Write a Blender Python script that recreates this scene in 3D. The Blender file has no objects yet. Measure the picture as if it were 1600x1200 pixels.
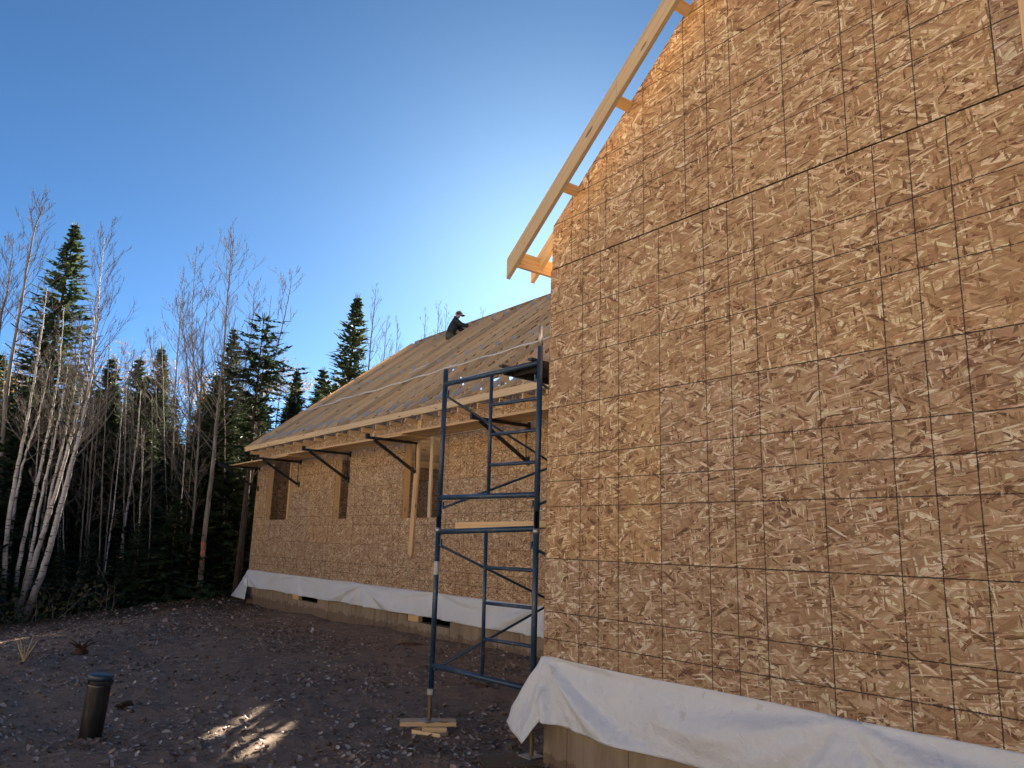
import bpy, math, random
from mathutils import Vector, Matrix, noise
random.seed(7)
sc = bpy.context.scene
COL = sc.collection

# ------------------------------------------------------------------ camera
ZC = 1.68                                   # eye height above the pad
CR = Vector((-0.6164, -0.7869, 0.0292)); CD = Vector((0.1423, -0.1479, -0.9787)); CF = Vector((0.7744, -0.5992, 0.2032))
FPX = 1203.2                                # focal length for a 1600 px wide frame
cam = bpy.data.cameras.new('camera'); camo = bpy.data.objects.new('camera', cam); COL.objects.link(camo)
cam.sensor_width = 36; cam.lens = FPX / 1600 * 36; cam.clip_start = 0.05; cam.clip_end = 2000
m = Matrix.Identity(4)
for i in range(3):
    m[i][0] = CR[i]; m[i][1] = -CD[i]; m[i][2] = -CF[i]
m[2][3] = ZC
camo.matrix_world = m
sc.camera = camo

# ------------------------------------------------------------------ sky, sun, exposure
SUN_AZ, SUN_EL = -42.0, 20.8                # degrees from +X (anticlockwise), elevation
w = bpy.data.worlds.new('World'); sc.world = w; w.use_nodes = True
nt = w.node_tree; nt.nodes.clear()
sky = nt.nodes.new('ShaderNodeTexSky'); sky.sky_type = 'NISHITA'; sky.sun_disc = False
sky.sun_elevation = math.radians(SUN_EL); sky.sun_rotation = math.radians(90 - SUN_AZ)
sky.altitude = 3000; sky.air_density = 0.44; sky.dust_density = 1.5; sky.ozone_density = 5.0
bg = nt.nodes.new('ShaderNodeBackground'); bg.inputs['Strength'].default_value = 0.05
ow = nt.nodes.new('ShaderNodeOutputWorld')
tn_ = nt.nodes.new('ShaderNodeMix'); tn_.data_type = 'RGBA'; tn_.blend_type = 'MULTIPLY'; tn_.inputs[0].default_value = 1
tn_.inputs[7].default_value = (0.76, 1.0, 0.93, 1)      # the clear cyan cast of the whole sky
nt.links.new(sky.outputs[0], tn_.inputs[6]); nt.links.new(tn_.outputs[2], bg.inputs[0]); nt.links.new(bg.outputs[0], ow.inputs[0])
sun = bpy.data.lights.new('sun', 'SUN'); suno = bpy.data.objects.new('sun', sun); COL.objects.link(suno)
sun.energy = 5.0; sun.angle = math.radians(0.53); sun.color = (1.0, 0.86, 0.68)
az, el = math.radians(SUN_AZ), math.radians(SUN_EL)
sd = Vector((math.cos(az) * math.cos(el), math.sin(az) * math.cos(el), math.sin(el)))
suno.rotation_euler = sd.to_track_quat('Z', 'Y').to_euler(); suno.location = sd * 60
vs = sc.view_settings
vs.view_transform = 'Standard'; vs.look = 'None'; vs.gamma = 1; vs.use_curve_mapping = False; vs.exposure = 2.48
sc.cycles.max_bounces = 5; sc.cycles.diffuse_bounces = 3; sc.cycles.glossy_bounces = 2
sc.cycles.transparent_max_bounces = 4; sc.cycles.transmission_bounces = 2
sc.cycles.caustics_reflective = False; sc.cycles.caustics_refractive = False

def at(px, py, d):                          # point seen at photo pixel (px, py), d metres along the optical axis
    return Vector((0, 0, ZC)) + d * (CF + CR * ((px - 800) / FPX) + CD * ((py - 600) / FPX))

# ------------------------------------------------------------------ materials
class NT:
    def __init__(s, name):
        s.m = bpy.data.materials.new(name); s.m.use_nodes = True; s.t = s.m.node_tree; s.t.nodes.clear()
        s.out = s.t.nodes.new('ShaderNodeOutputMaterial')
        s.b = s.t.nodes.new('ShaderNodeBsdfPrincipled'); s.t.links.new(s.b.outputs[0], s.out.inputs[0])
    def n(s, typ, _in=None, **kw):
        nd = s.t.nodes.new('ShaderNode' + typ)
        for k, v in kw.items(): setattr(nd, k, v)
        for k, v in (_in or {}).items(): s.set(nd.inputs[k], v)
        return nd
    def set(s, sock, v):
        if hasattr(v, 'is_output'): s.t.links.new(v, sock)
        else: sock.default_value = v
    def math(s, op, a, b=0.0, c=None):
        nd = s.n('Math', operation=op); s.set(nd.inputs[0], a); s.set(nd.inputs[1], b)
        if c is not None: s.set(nd.inputs[2], c)
        return nd.outputs[0]
    def vmath(s, op, a, b=(0, 0, 0)):
        nd = s.n('VectorMath', operation=op); s.set(nd.inputs[0], a); s.set(nd.inputs[1], b); return nd.outputs[0]
    def mix(s, f, a, b, typ='MIX'):
        nd = s.n('Mix', data_type='RGBA', blend_type=typ)
        s.set(nd.inputs[0], f); s.set(nd.inputs[6], a); s.set(nd.inputs[7], b); return nd.outputs[2]
    def fmix(s, f, a, b):
        nd = s.n('Mix', data_type='FLOAT'); s.set(nd.inputs[0], f); s.set(nd.inputs[2], a); s.set(nd.inputs[3], b); return nd.outputs[0]
    def ramp(s, f, stops, interp='LINEAR'):
        nd = s.n('ValToRGB'); e = nd.color_ramp.elements; nd.color_ramp.interpolation = interp
        while len(e) > 1: e.remove(e[-1])
        for i, (p, c) in enumerate(stops):
            x = e[0] if i == 0 else e.new(p)
            x.position = p; x.color = (*c, 1) if len(c) == 3 else c
        s.set(nd.inputs[0], f); return nd.outputs[0]
    def noise(s, vec, scale, detail=3, rough=0.55, dist=0.0):
        return s.n('TexNoise', {'Vector': vec, 'Scale': scale, 'Detail': detail, 'Roughness': rough, 'Distortion': dist}).outputs[0]
    def coord(s, k='Object'): return s.n('TexCoord').outputs[k]
    def map(s, vec, scale=(1, 1, 1), rot=(0, 0, 0), loc=(0, 0, 0)):
        return s.n('Mapping', {'Vector': vec, 'Scale': scale, 'Rotation': rot, 'Location': loc}).outputs[0]
    def rnd(s): return s.n('ObjectInfo').outputs['Random']
    def bump(s, h, strength=0.3, dist=0.01):
        s.set(s.b.inputs['Normal'], s.n('Bump', {'Height': h, 'Strength': strength, 'Distance': dist}).outputs[0])
    def fin(s, col=None, rough=0.7, metal=0.0, spec=0.3):
        if col is not None: s.set(s.b.inputs['Base Color'], col)
        s.set(s.b.inputs['Roughness'], rough); s.set(s.b.inputs['Metallic'], metal)
        s.set(s.b.inputs['Specular IOR Level'], spec); return s.m

def c4(r, g, b): return (r, g, b, 1)

def mat_osb():
    k = NT('osb'); co = k.coord(); r = k.rnd()
    off = k.n('CombineXYZ', {'X': k.math('MULTIPLY', r, 57.3), 'Y': k.math('MULTIPLY', r, 91.7)}).outputs[0]
    flat = k.vmath('MULTIPLY', co, (1, 1, 0))
    p = k.vmath('ADD', flat, off)
    wn = k.n('TexNoise', {'Vector': p, 'Scale': 9.0, 'Detail': 2.0}).outputs['Color']
    p = k.vmath('ADD', p, k.vmath('MULTIPLY', k.vmath('SUBTRACT', wn, (.5, .5, .5)), (.014, .014, 0)))
    wn2 = k.n('TexNoise', {'Vector': p, 'Scale': 48.0, 'Detail': 2.0}).outputs['Color']
    p = k.vmath('ADD', p, k.vmath('MULTIPLY', k.vmath('SUBTRACT', wn2, (.5, .5, .5)), (.008, .008, 0)))
    layers = [(6, .20, .050, 0), (-24, .16, .040, .42), (63, .11, .034, .62), (14, .18, .042, .55), (-55, .09, .022, .68), (-36, .12, .024, .62), (28, .10, .015, .68), (84, .07, .011, .82), (-8, .08, .008, .74)]
    colr = None; grv = None
    for i, (a, L, W, th) in enumerate(layers):
        q = k.map(p, scale=(1, 1, 1), rot=(0, 0, math.radians(a)), loc=(i * 3.7, i * 5.1, 0))
        q = k.vmath('MULTIPLY', q, (1 / L, 1 / W, 0))
        v = k.n('TexVoronoi', {'Vector': q, 'Scale': 1.0, 'Randomness': 1.0}, voronoi_dimensions='2D', feature='F1', distance='CHEBYCHEV' if i % 2 else 'EUCLIDEAN')
        gq = k.vmath('MULTIPLY', q, (L * 13, W * 230, 0))
        if colr is None: colr = v.outputs['Color']; grv = gq
        else:
            mk = k.math('GREATER_THAN', k.n('SeparateColor', {'Color': v.outputs['Color']}).outputs[1], th)
            colr = k.mix(mk, colr, v.outputs['Color'])
            m2 = k.n('Mix', data_type='VECTOR'); k.set(m2.inputs[0], mk); k.set(m2.inputs[4], grv); k.set(m2.inputs[5], gq); grv = m2.outputs[1]
    sc_ = k.n('SeparateColor', {'Color': colr})
    grain = k.noise(grv, 1.0, 3, .65)
    tone2 = k.math('ADD', sc_.outputs[0], k.math('MULTIPLY', k.math('SUBTRACT', grain, .5), 1.05))
    col = k.ramp(tone2, [(0, (.12, .058, .032)), (.06, (.225, .122, .068)), (.22, (.335, .207, .120)), (.5, (.425, .282, .170)), (.72, (.495, .348, .220)), (.88, (.60, .455, .315)), (.97, (.75, .64, .49)), (1, (.84, .76, .62))])
    hue = k.ramp(sc_.outputs[2], [(0, (1.02, .90, .80)), (.25, (1.0, .97, .92)), (.6, (1, 1.0, .88)), (.88, (.98, 1.03, .86)), (1, (.97, 1.02, 1.06))])
    col = k.mix(1.0, col, hue, 'MULTIPLY')
    big = k.noise(p, 1.3, 2)
    col = k.mix(k.math('MULTIPLY', big, .75), col, k.mix(1.0, col, c4(.82, .78, .84), 'MULTIPLY'))
    tint = k.ramp(k.math('FRACT', k.math('MULTIPLY', r, 13.7)), [(0, (.90, .91, .99)), (.5, (.99, 1, 1.04)), (1, (1.04, 1.0, .92))])
    col = k.mix(1.0, col, tint, 'MULTIPLY')
    # printed nailing lines every 16 and 24 inches
    sx = k.n('SeparateXYZ', {'Vector': co}); u, v = sx.outputs[0], sx.outputs[1]
    wob = k.math('MULTIPLY', k.math('SUBTRACT', k.noise(co, 9.0, 3), .5), .006)
    uu = k.math('ADD', u, wob); vv = k.math('ADD', v, wob)
    d = k.math('MINIMUM', k.math('PINGPONG', uu, .2032), k.math('PINGPONG', k.math('SUBTRACT', uu, .6096), .6096))
    d2 = k.math('MINIMUM', k.math('PINGPONG', vv, .2032), k.math('ABSOLUTE', k.math('SUBTRACT', vv, .6096)))
    d = k.math('MINIMUM', d, d2)
    wid = k.math('ADD', .0020, k.math('MULTIPLY', k.noise(co, 60.0, 2), .0030))
    ln = k.math('LESS_THAN', d, wid)
    ln = k.math('MULTIPLY', ln, k.math('ADD', .45, k.math('MULTIPLY', k.math('GREATER_THAN', k.noise(co, 140.0, 2), .42), .50)))
    col = k.mix(ln, col, c4(.018, .017, .02))
    # sheathing nails beside the stud lines
    du = k.math('PINGPONG', k.math('ADD', u, k.math('ADD', -.012, k.math('MULTIPLY', wob, 3.0))), .2032); dv = k.math('PINGPONG', k.math('ADD', v, .03), .1016)
    nd = k.math('ADD', k.math('MULTIPLY', du, du), k.math('MULTIPLY', dv, dv))
    nail = k.math('MULTIPLY', k.math('LESS_THAN', nd, .000020), k.math('GREATER_THAN', k.noise(co, 5.0, 1), .47))
    col = k.mix(k.math('MULTIPLY', nail, .8), col, c4(.05, .035, .03))
    k.bump(tone2, .35, .003)
    return k.fin(col, .62, 0, .28)

def mat_lumber(name, ca, cb, cc, rough=.6, lo=.66):
    k = NT(name); co = k.coord(); r = k.rnd()
    off = k.n('CombineXYZ', {'X': k.math('MULTIPLY', r, 43.1), 'Y': k.math('MULTIPLY', r, 17.9), 'Z': k.math('MULTIPLY', r, 29.)}).outputs[0]
    p = k.vmath('ADD', co, off)
    g = k.noise(k.vmath('MULTIPLY', p, (1.2, 38, 38)), 1.0, 4, .6, .4)
    col = k.ramp(g, [(.25, ca), (.5, cb), (.75, cc)])
    kv = k.n('TexVoronoi', {'Vector': k.vmath('MULTIPLY', p, (2.2, 9, 9)), 'Scale': 1.0}, feature='F1').outputs['Distance']
    knot = k.math('LESS_THAN', kv, .13)
    col = k.mix(k.math('MULTIPLY', knot, .75), col, c4(.12, .055, .022))
    tint = k.ramp(k.math('FRACT', k.math('MULTIPLY', r, 7.31)), [(0, (lo, lo * .94, lo * .87)), (.25, (.5 + lo * .5, .47 + lo * .48, .42 + lo * .48)), (.5, (1, .97, .92)), (.75, (.98, .88, .72)), (1, (1.08, 1.02, .93))])
    col = k.mix(1.0, col, tint, 'MULTIPLY')
    dirt = k.noise(p, 3.5, 3)
    col = k.mix(k.math('MULTIPLY', dirt, .3), col, k.mix(1.0, col, c4(.72, .66, .62), 'MULTIPLY'))
    k.bump(g, .2, .002)
    return k.fin(col, rough, 0, .25)

def mat_noise(name, stops, scale=6, detail=4, rough=.8, metal=0, spec=.3, bump=.2, bdist=.01, stretch=(1, 1, 1), world=False):
    k = NT(name); co = k.coord()
    if world: co = k.n('NewGeometry').outputs['Position']
    r = k.rnd()
    p = k.vmath('ADD', k.vmath('MULTIPLY', co, stretch), k.n('CombineXYZ', {'X': k.math('MULTIPLY', r, 31.), 'Y': k.math('MULTIPLY', r, 53.)}).outputs[0])
    g = k.noise(p, scale, detail)
    if bump: k.bump(g, bump, bdist)
    return k.fin(k.ramp(g, stops), rough, metal, spec)

M = {}
M['osb'] = mat_osb()
M['lumber'] = mat_lumber('spruce_lumber', (.62, .48, .30), (.77, .63, .43), (.85, .73, .54))
M['lumber_fresh'] = mat_lumber('fresh_lumber', (.56, .38, .20), (.69, .50, .29), (.77, .60, .39), .6, .9)
M['lumber_grey'] = mat_lumber('weathered_lumber', (.44, .33, .20), (.56, .44, .285), (.64, .53, .37), .6, .9)
M['plywood_wet'] = mat_lumber('wet_plywood', (.07, .05, .035), (.11, .08, .055), (.16, .12, .085), .5)
M['plate'] = mat_noise('galvanised_plate', [(.3, (.40, .43, .48)), (.7, (.58, .61, .66))], 40, 2, .45, .25, .5, .3, .002)
M['blue'] = None
def mat_paint():
    k = NT('blue_scaffold_paint'); co = k.n('NewGeometry').outputs['Position']
    g = k.noise(co, 7, 5, .65); h = k.noise(co, 34, 3)
    col = k.ramp(g, [(.3, (.006, .028, .062)), (.55, (.008, .046, .108)), (.7, (.016, .066, .135))])
    wear = k.math('GREATER_THAN', k.math('ADD', k.math('MULTIPLY', g, .5), k.math('MULTIPLY', h, .6)), .645)
    col = k.mix(wear, col, c4(.10, .10, .09))
    dust = k.noise(k.vmath('MULTIPLY', co, (9, 9, 3)), 1.0, 3)
    col = k.mix(k.math('MULTIPLY', dust, .22), col, c4(.16, .15, .13))
    k.bump(h, .15, .002)
    return k.fin(col, .36, .1, .5)
M['blue'] = mat_paint()
M['galv'] = mat_noise('galvanised_steel', [(.3, (.30, .31, .32)), (.7, (.52, .53, .54))], 25, 3, .4, .8, .5, .1)
M['rod'] = mat_noise('rusty_screw_rod', [(.3, (.10, .075, .035)), (.7, (.26, .20, .10))], 60, 3, .5, .6, .4, .5, .004, (1, 1, 6))
M['black'] = mat_noise('black_steel', [(.3, (.012, .012, .014)), (.7, (.035, .034, .036))], 20, 3, .5, .3, .4, .1)
M['deckmetal'] = mat_noise('dark_deck', [(.3, (.03, .03, .032)), (.7, (.08, .08, .08))], 9, 3, .6, .2, .4, .1)
M['sticker'] = mat_noise('white_sticker', [(.42, (.60, .60, .58)), (.5, (.35, .35, .35)), (.62, (.64, .64, .62))], 60, 2, .5, 0, .4, 0)
M['strap'] = mat_noise('white_strip', [(.3, (.74, .72, .67)), (.7, (.86, .85, .80))], 8, 3, .6, 0, .3, .1)

def mat_concrete():
    k = NT('formed_concrete'); co = k.n('NewGeometry').outputs['Position']; r = k.rnd()
    g = k.noise(k.vmath('MULTIPLY', co, (9, 9, 1.2)), 1.0, 5, .6); h = k.noise(co, 5, 5, .65)
    col = k.ramp(g, [(.25, (.20, .155, .115)), (.5, (.30, .245, .19)), (.75, (.38, .325, .265))])
    z = k.n('SeparateXYZ', {'Vector': co}).outputs[2]
    mud = k.math('GREATER_THAN', k.math('ADD', k.math('MULTIPLY', k.math('SUBTRACT', .16, z), 2.4), h), .62)
    col = k.mix(k.math('MULTIPLY', mud, .55), col, c4(.115, .075, .052))
    tint = k.ramp(r, [(0, (.82, .80, .78)), (1, (1.05, 1.02, 1.0))]); col = k.mix(1.0, col, tint, 'MULTIPLY')
    k.bump(k.math('ADD', g, h), .25, .008)
    return k.fin(col, .85, 0, .2)
M['concrete'] = mat_concrete()

def mat_tarp():
    k = NT('white_poly_tarp'); co = k.n('NewGeometry').outputs['Position']
    h = k.noise(co, 22, 5, .6, .6); w_ = k.n('TexVoronoi', {'Vector': co, 'Scale': 16.0}, feature='SMOOTH_F1').outputs['Distance']
    g = k.noise(co, 2.2, 4)
    col = k.ramp(g, [(.3, (.80, .84, .90)), (.55, (.86, .90, .96)), (.75, (.90, .93, .97))])
    spot = k.math('GREATER_THAN', k.noise(co, 7, 4, .7), .66)
    col = k.mix(k.math('MULTIPLY', spot, .35), col, c4(.50, .44, .38))
    k.bump(k.math('ADD', h, k.math('MULTIPLY', w_, .8)), .7, .022)
    k.set(k.b.inputs['Subsurface Weight'], 0.0)
    tr = k.n('BsdfTranslucent', {'Color': c4(.75, .76, .78)})
    mx = k.n('MixShader', {0: .22, 1: k.b.outputs[0], 2: tr.outputs[0]}); k.t.links.new(mx.outputs[0], k.out.inputs[0])
    return k.fin(col, .42, 0, .4)
M['tarp'] = mat_tarp()

def mat_soil():
    k = NT('soil'); co = k.n('NewGeometry').outputs['Position']
    a = k.noise(co, .55, 5, .6); b = k.noise(co, 5.5, 6, .7); c = k.noise(co, 45, 4, .7)
    col = k.ramp(b, [(.25, (.14, .092, .062)), (.5, (.275, .192, .135)), (.72, (.39, .295, .215))])
    col = k.mix(k.math('MULTIPLY', a, .6), col, c4(.25, .162, .105))
    lit = k.math('GREATER_THAN', c, .64)
    col = k.mix(k.math('MULTIPLY', lit, .6), col, c4(.30, .25, .21))
    x = k.n('SeparateXYZ', {'Vector': co}).outputs[0]
    duff = k.n('MapRange', {'Value': k.math('ADD', x, k.math('MULTIPLY', a, 6.0)), 'From Min': 20.5, 'From Max': 24.5}).outputs[0]
    dcol = k.ramp(c, [(.3, (.03, .022, .014)), (.55, (.085, .055, .03)), (.75, (.17, .11, .06))])
    col = k.mix(duff, col, dcol)
    yy = k.n('SeparateXYZ', {'Vector': co}).outputs[1]
    bounce_bank = k.n('MapRange', {'Value': k.math('ADD', yy, k.math('MULTIPLY', a, 2.0)), 'From Min': 3.0, 'From Max': 5.5}).outputs[0]  # pale added slope behind the viewer, reflecting sun onto the shaded walls
    bounce_sand = k.ramp(b, [(.25, (.38, .33, .26)), (.5, (.48, .425, .345)), (.75, (.56, .505, .42))])
    col = k.mix(bounce_bank, col, bounce_sand)
    k.bump(k.math('ADD', k.math('MULTIPLY', b, 1.0), k.math('MULTIPLY', c, .45)), .9, .045)
    return k.fin(col, .88, 0, .25)
M['soil'] = mat_soil()
def mat_island(name, stops, rough=.75, trans=None, spec=.3):
    k = NT(name); r = k.n('NewGeometry').outputs['Random Per Island']
    col = k.ramp(r, stops)
    if trans:
        tr = k.n('BsdfTranslucent', {'Color': col}); mx = k.n('MixShader', {0: trans, 1: k.b.outputs[0], 2: tr.outputs[0]})
        k.t.links.new(mx.outputs[0], k.out.inputs[0])
    return k.fin(col, rough, 0, spec)
M['litter'] = mat_island('fallen_leaf', [(0, (.11, .06, .04)), (.35, (.25, .155, .10)), (.65, (.38, .27, .20)), (.9, (.50, .41, .33)), (1, (.62, .55, .48))], .55, .1, .5)
M['clod'] = mat_island('clod', [(0, (.09, .062, .044)), (.6, (.19, .138, .10)), (1, (.28, .23, .185))], .9)
M['needle'] = mat_island('spruce_needles', [(0, (.045, .075, .04)), (.5, (.075, .118, .060)), (.85, (.11, .15, .075)), (1, (.18, .19, .095))], .55, .35)
M['needle_pine'] = mat_island('pine_needles', [(0, (.02, .042, .022)), (.6, (.04, .075, .036)), (1, (.08, .11, .045))], .6, .25)
M['autumn'] = mat_island('autumn_leaves', [(0, (.20, .11, .03)), (.5, (.33, .20, .07)), (1, (.42, .29, .12))], .6, .35)
M['undergrowth'] = mat_island('undergrowth_leaves', [(0, (.03, .05, .018)), (.6, (.07, .085, .03)), (1, (.20, .14, .05))], .6, .3)
def mat_birch():
    k = NT('birch_bark'); co = k.n('NewGeometry').outputs['Position']
    g = k.noise(k.vmath('MULTIPLY', co, (3, 3, 22)), 1.0, 4, .65); h = k.noise(co, 2.0, 3); f = k.noise(k.vmath('MULTIPLY', co, (14, 14, 9)), 1.0, 3)
    col = k.ramp(h, [(.3, (.46, .42, .38)), (.7, (.70, .67, .63))])
    col = k.mix(k.math('GREATER_THAN', g, .60), col, c4(.06, .05, .045))
    col = k.mix(k.math('MULTIPLY', k.math('GREATER_THAN', f, .62), .6), col, c4(.20, .15, .12))
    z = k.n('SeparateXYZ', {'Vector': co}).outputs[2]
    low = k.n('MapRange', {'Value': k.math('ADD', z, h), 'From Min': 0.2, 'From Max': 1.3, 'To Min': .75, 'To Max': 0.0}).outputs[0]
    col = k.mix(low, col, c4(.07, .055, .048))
    k.bump(g, .3, .01); return k.fin(col, .7, 0, .3)
M['birch'] = mat_birch()
M['bark'] = mat_noise('grey_bark', [(.3, (.12, .105, .09)), (.55, (.24, .215, .19)), (.75, (.36, .335, .30))], 9, 5, .9, 0, .2, .5, .02, (1, 1, .25), True)
M['twig'] = mat_noise('grey_twigs', [(.3, (.13, .11, .092)), (.7, (.26, .228, .20))], 3, 3, .8, 0, .2, 0, .01, (1, 1, 1), True)
M['bark_dark'] = mat_noise('spruce_bark', [(.3, (.035, .026, .02)), (.7, (.10, .08, .065))], 12, 4, .95, 0, .2, .5, .02, (1, 1, .4), True)
M['paint_orange'] = mat_noise('orange_marking_paint', [(.3, (.55, .14, .07)), (.7, (.70, .26, .15))], 12, 3, .6, 0, .3, .1)
M['pipe'] = mat_noise('mud_streaked_pipe', [(.3, (.010, .010, .011)), (.55, (.022, .019, .017)), (.72, (.075, .062, .05))], 4, 5, .28, 0, .5, .15, .004, (4, 4, .7))
M['pipecap'] = mat_noise('blue_cap', [(.3, (.010, .028, .042)), (.7, (.022, .055, .078))], 7, 4, .35, 0, .5, .1)
M['jacket'] = mat_noise('charcoal_jacket', [(.3, (.022, .024, .028)), (.7, (.05, .052, .058))], 9, 4, .85, 0, .2, .4, .02)
M['trousers'] = mat_noise('brown_trousers', [(.3, (.06, .05, .04)), (.7, (.13, .105, .08))], 9, 4, .85, 0, .2, .4, .02)
M['skin'] = mat_noise('skin', [(.3, (.42, .25, .18)), (.7, (.52, .32, .24))], 9, 2, .55, 0, .3, 0)
M['cap'] = mat_noise('two_tone_cap', [(.40, (.05, .05, .045)), (.5, (.42, .40, .36)), (.7, (.55, .53, .48))], 7, 2, .8, 0, .2, 0)
M['glove'] = mat_noise('lilac_glove', [(.3, (.42, .40, .58)), (.7, (.58, .56, .70))], 9, 2, .7, 0, .2, 0)
M['hair'] = mat_noise('dark_hair', [(.3, (.03, .022, .016)), (.7, (.07, .05, .035))], 30, 2, .7, 0, .3, 0)
M['boot'] = mat_noise('work_boot', [(.3, (.05, .03, .018)), (.7, (.12, .075, .04))], 12, 2, .7, 0, .3, 0)
M['stone'] = mat_noise('stone', [(.3, (.08, .075, .075)), (.7, (.20, .19, .185))], 8, 5, .9, 0, .2, .5, .02)
M['rotwood'] = mat_noise('wet_wood', [(.3, (.035, .018, .012)), (.7, (.13, .065, .035))], 10, 5, .8, 0, .3, .5, .02, (.3, 1, 1))

# ------------------------------------------------------------------ helpers
def link(o): COL.objects.link(o); return o
def thing(name, label, cat, loc=(0, 0, 0), group=None):
    o = link(bpy.data.objects.new(name, None)); o.location = loc; o.empty_display_size = .2
    return tag(o, label, cat, group)
def tag(o, label=None, cat=None, group=None, kind=None):
    if label: o['label'] = label
    if cat: o['category'] = cat
    if group: o['group'] = group
    if kind: o['kind'] = kind
    return o
WM = {}
def wloc(o): return WM.get(o.name, Matrix.Translation(o.location))
def add(name, me, parent=None, mw=None, mat=None):     # object with world matrix mw under parent (parents carry no scale)
    o = link(bpy.data.objects.new(name, me)); mw = mw or Matrix.Identity(4)
    if mat and me and not me.materials: me.materials.append(mat)
    if parent:
        o.parent = parent; o.matrix_basis = wloc(parent).inverted() @ mw
    else: o.matrix_basis = mw
    WM[o.name] = mw
    return o
def mesh(name, v, f, smooth=False):
    me = bpy.data.meshes.new(name); me.from_pydata([tuple(x) for x in v], [], f); me.update()
    if smooth: me.polygons.foreach_set('use_smooth', [True] * len(me.polygons))
    return me
class MB:
    def __init__(s): s.v = []; s.f = []
    def box(s, c, sx, sy, sz, rot=None, bev=0.0):
        n = len(s.v); c = Vector(c)
        for dx, dy, dz in ((-1, -1, -1), (1, -1, -1), (1, 1, -1), (-1, 1, -1), (-1, -1, 1), (1, -1, 1), (1, 1, 1), (-1, 1, 1)):
            p = Vector((dx * sx / 2, dy * sy / 2, dz * sz / 2))
            s.v.append(c + (rot @ p if rot else p))
        s.f += [tuple(n + i for i in q) for q in ((0, 3, 2, 1), (4, 5, 6, 7), (0, 1, 5, 4), (1, 2, 6, 5), (2, 3, 7, 6), (3, 0, 4, 7))]
    def tube(s, pts, rad, sides=8, cap=True):
        n = len(s.v); pts = [Vector(p) for p in pts]
        if not hasattr(rad, '__len__'): rad = [rad] * len(pts)
        ref = None
        for i, p in enumerate(pts):
            d = (pts[min(i + 1, len(pts) - 1)] - pts[max(i - 1, 0)])
            d = d.normalized() if d.length > 1e-9 else Vector((0, 0, 1))
            if ref is None:
                ref = d.orthogonal().normalized()
            ref = (ref - d * ref.dot(d)); ref = ref.normalized() if ref.length > 1e-6 else d.orthogonal().normalized()
            b = d.cross(ref)
            for j in range(sides):
                a = 2 * math.pi * j / sides; s.v.append(p + (ref * math.cos(a) + b * math.sin(a)) * rad[i])
        for i in range(len(pts) - 1):
            for j in range(sides):
                a = n + i * sides + j; b_ = n + i * sides + (j + 1) % sides
                s.f.append((a, b_, b_ + sides, a + sides))
        if cap:
            s.f.append(tuple(n + j for j in reversed(range(sides)))); e = n + (len(pts) - 1) * sides
            s.f.append(tuple(e + j for j in range(sides)))
    def lathe(s, prof, c=(0, 0, 0), sides=20):
        s.tube([(c[0], c[1], c[2] + z) for r, z in prof], [r for r, z in prof], sides)
    def build(s, name, mat, parent=None, smooth=False, mw=None):
        return add(name, mesh(name, s.v, s.f, smooth), parent, mw, mat)

BOARDS = {}
def board_mesh(L, w_, h):                              # length along local X, rounded arrises by small chamfer
    key = (round(L, 3), round(w_, 4), round(h, 4))
    if key in BOARDS: return BOARDS[key]
    c = min(w_, h) * .08
    prof = [(-w_/2 + c, -h/2), (w_/2 - c, -h/2), (w_/2, -h/2 + c), (w_/2, h/2 - c), (w_/2 - c, h/2), (-w_/2 + c, h/2), (-w_/2, h/2 - c), (-w_/2, -h/2 + c)]
    v = [(0, y, z) for y, z in prof] + [(L, y, z) for y, z in prof]
    f = [tuple(reversed(range(8))), tuple(range(8, 16))] + [(i, (i + 1) % 8, 8 + (i + 1) % 8, 8 + i) for i in range(8)]
    BOARDS[key] = mesh('board', v, f); return BOARDS[key]
def frame_mat(p0, d, up):
    x = Vector(d).normalized(); z = Vector(up); z = (z - x * z.dot(x)).normalized(); y = z.cross(x)
    mt = Matrix.Identity(4)
    for i in range(3): mt[i][0] = x[i]; mt[i][1] = y[i]; mt[i][2] = z[i]; mt[i][3] = p0[i]
    return mt
def board(name, p0, p1, w_, h, mat, parent=None, up=(0, 0, 1)):
    p0, p1 = Vector(p0), Vector(p1); me = board_mesh((p1 - p0).length, w_, h)
    o = link(bpy.data.objects.new(name, me)); mw = frame_mat(p0, p1 - p0, up)
    if not me.materials: me.materials.append(None)
    if parent: o.parent = parent; o.matrix_basis = wloc(parent).inverted() @ mw
    else: o.matrix_basis = mw
    WM[o.name] = mw
    o.material_slots[0].link = 'OBJECT'; o.material_slots[0].material = mat
    return o
def copy_tree(o, parent=None, mw=None):
    c = o.copy(); link(c); c.parent = parent
    for ch in o.children:
        copy_tree(ch, c)
    return c

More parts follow.
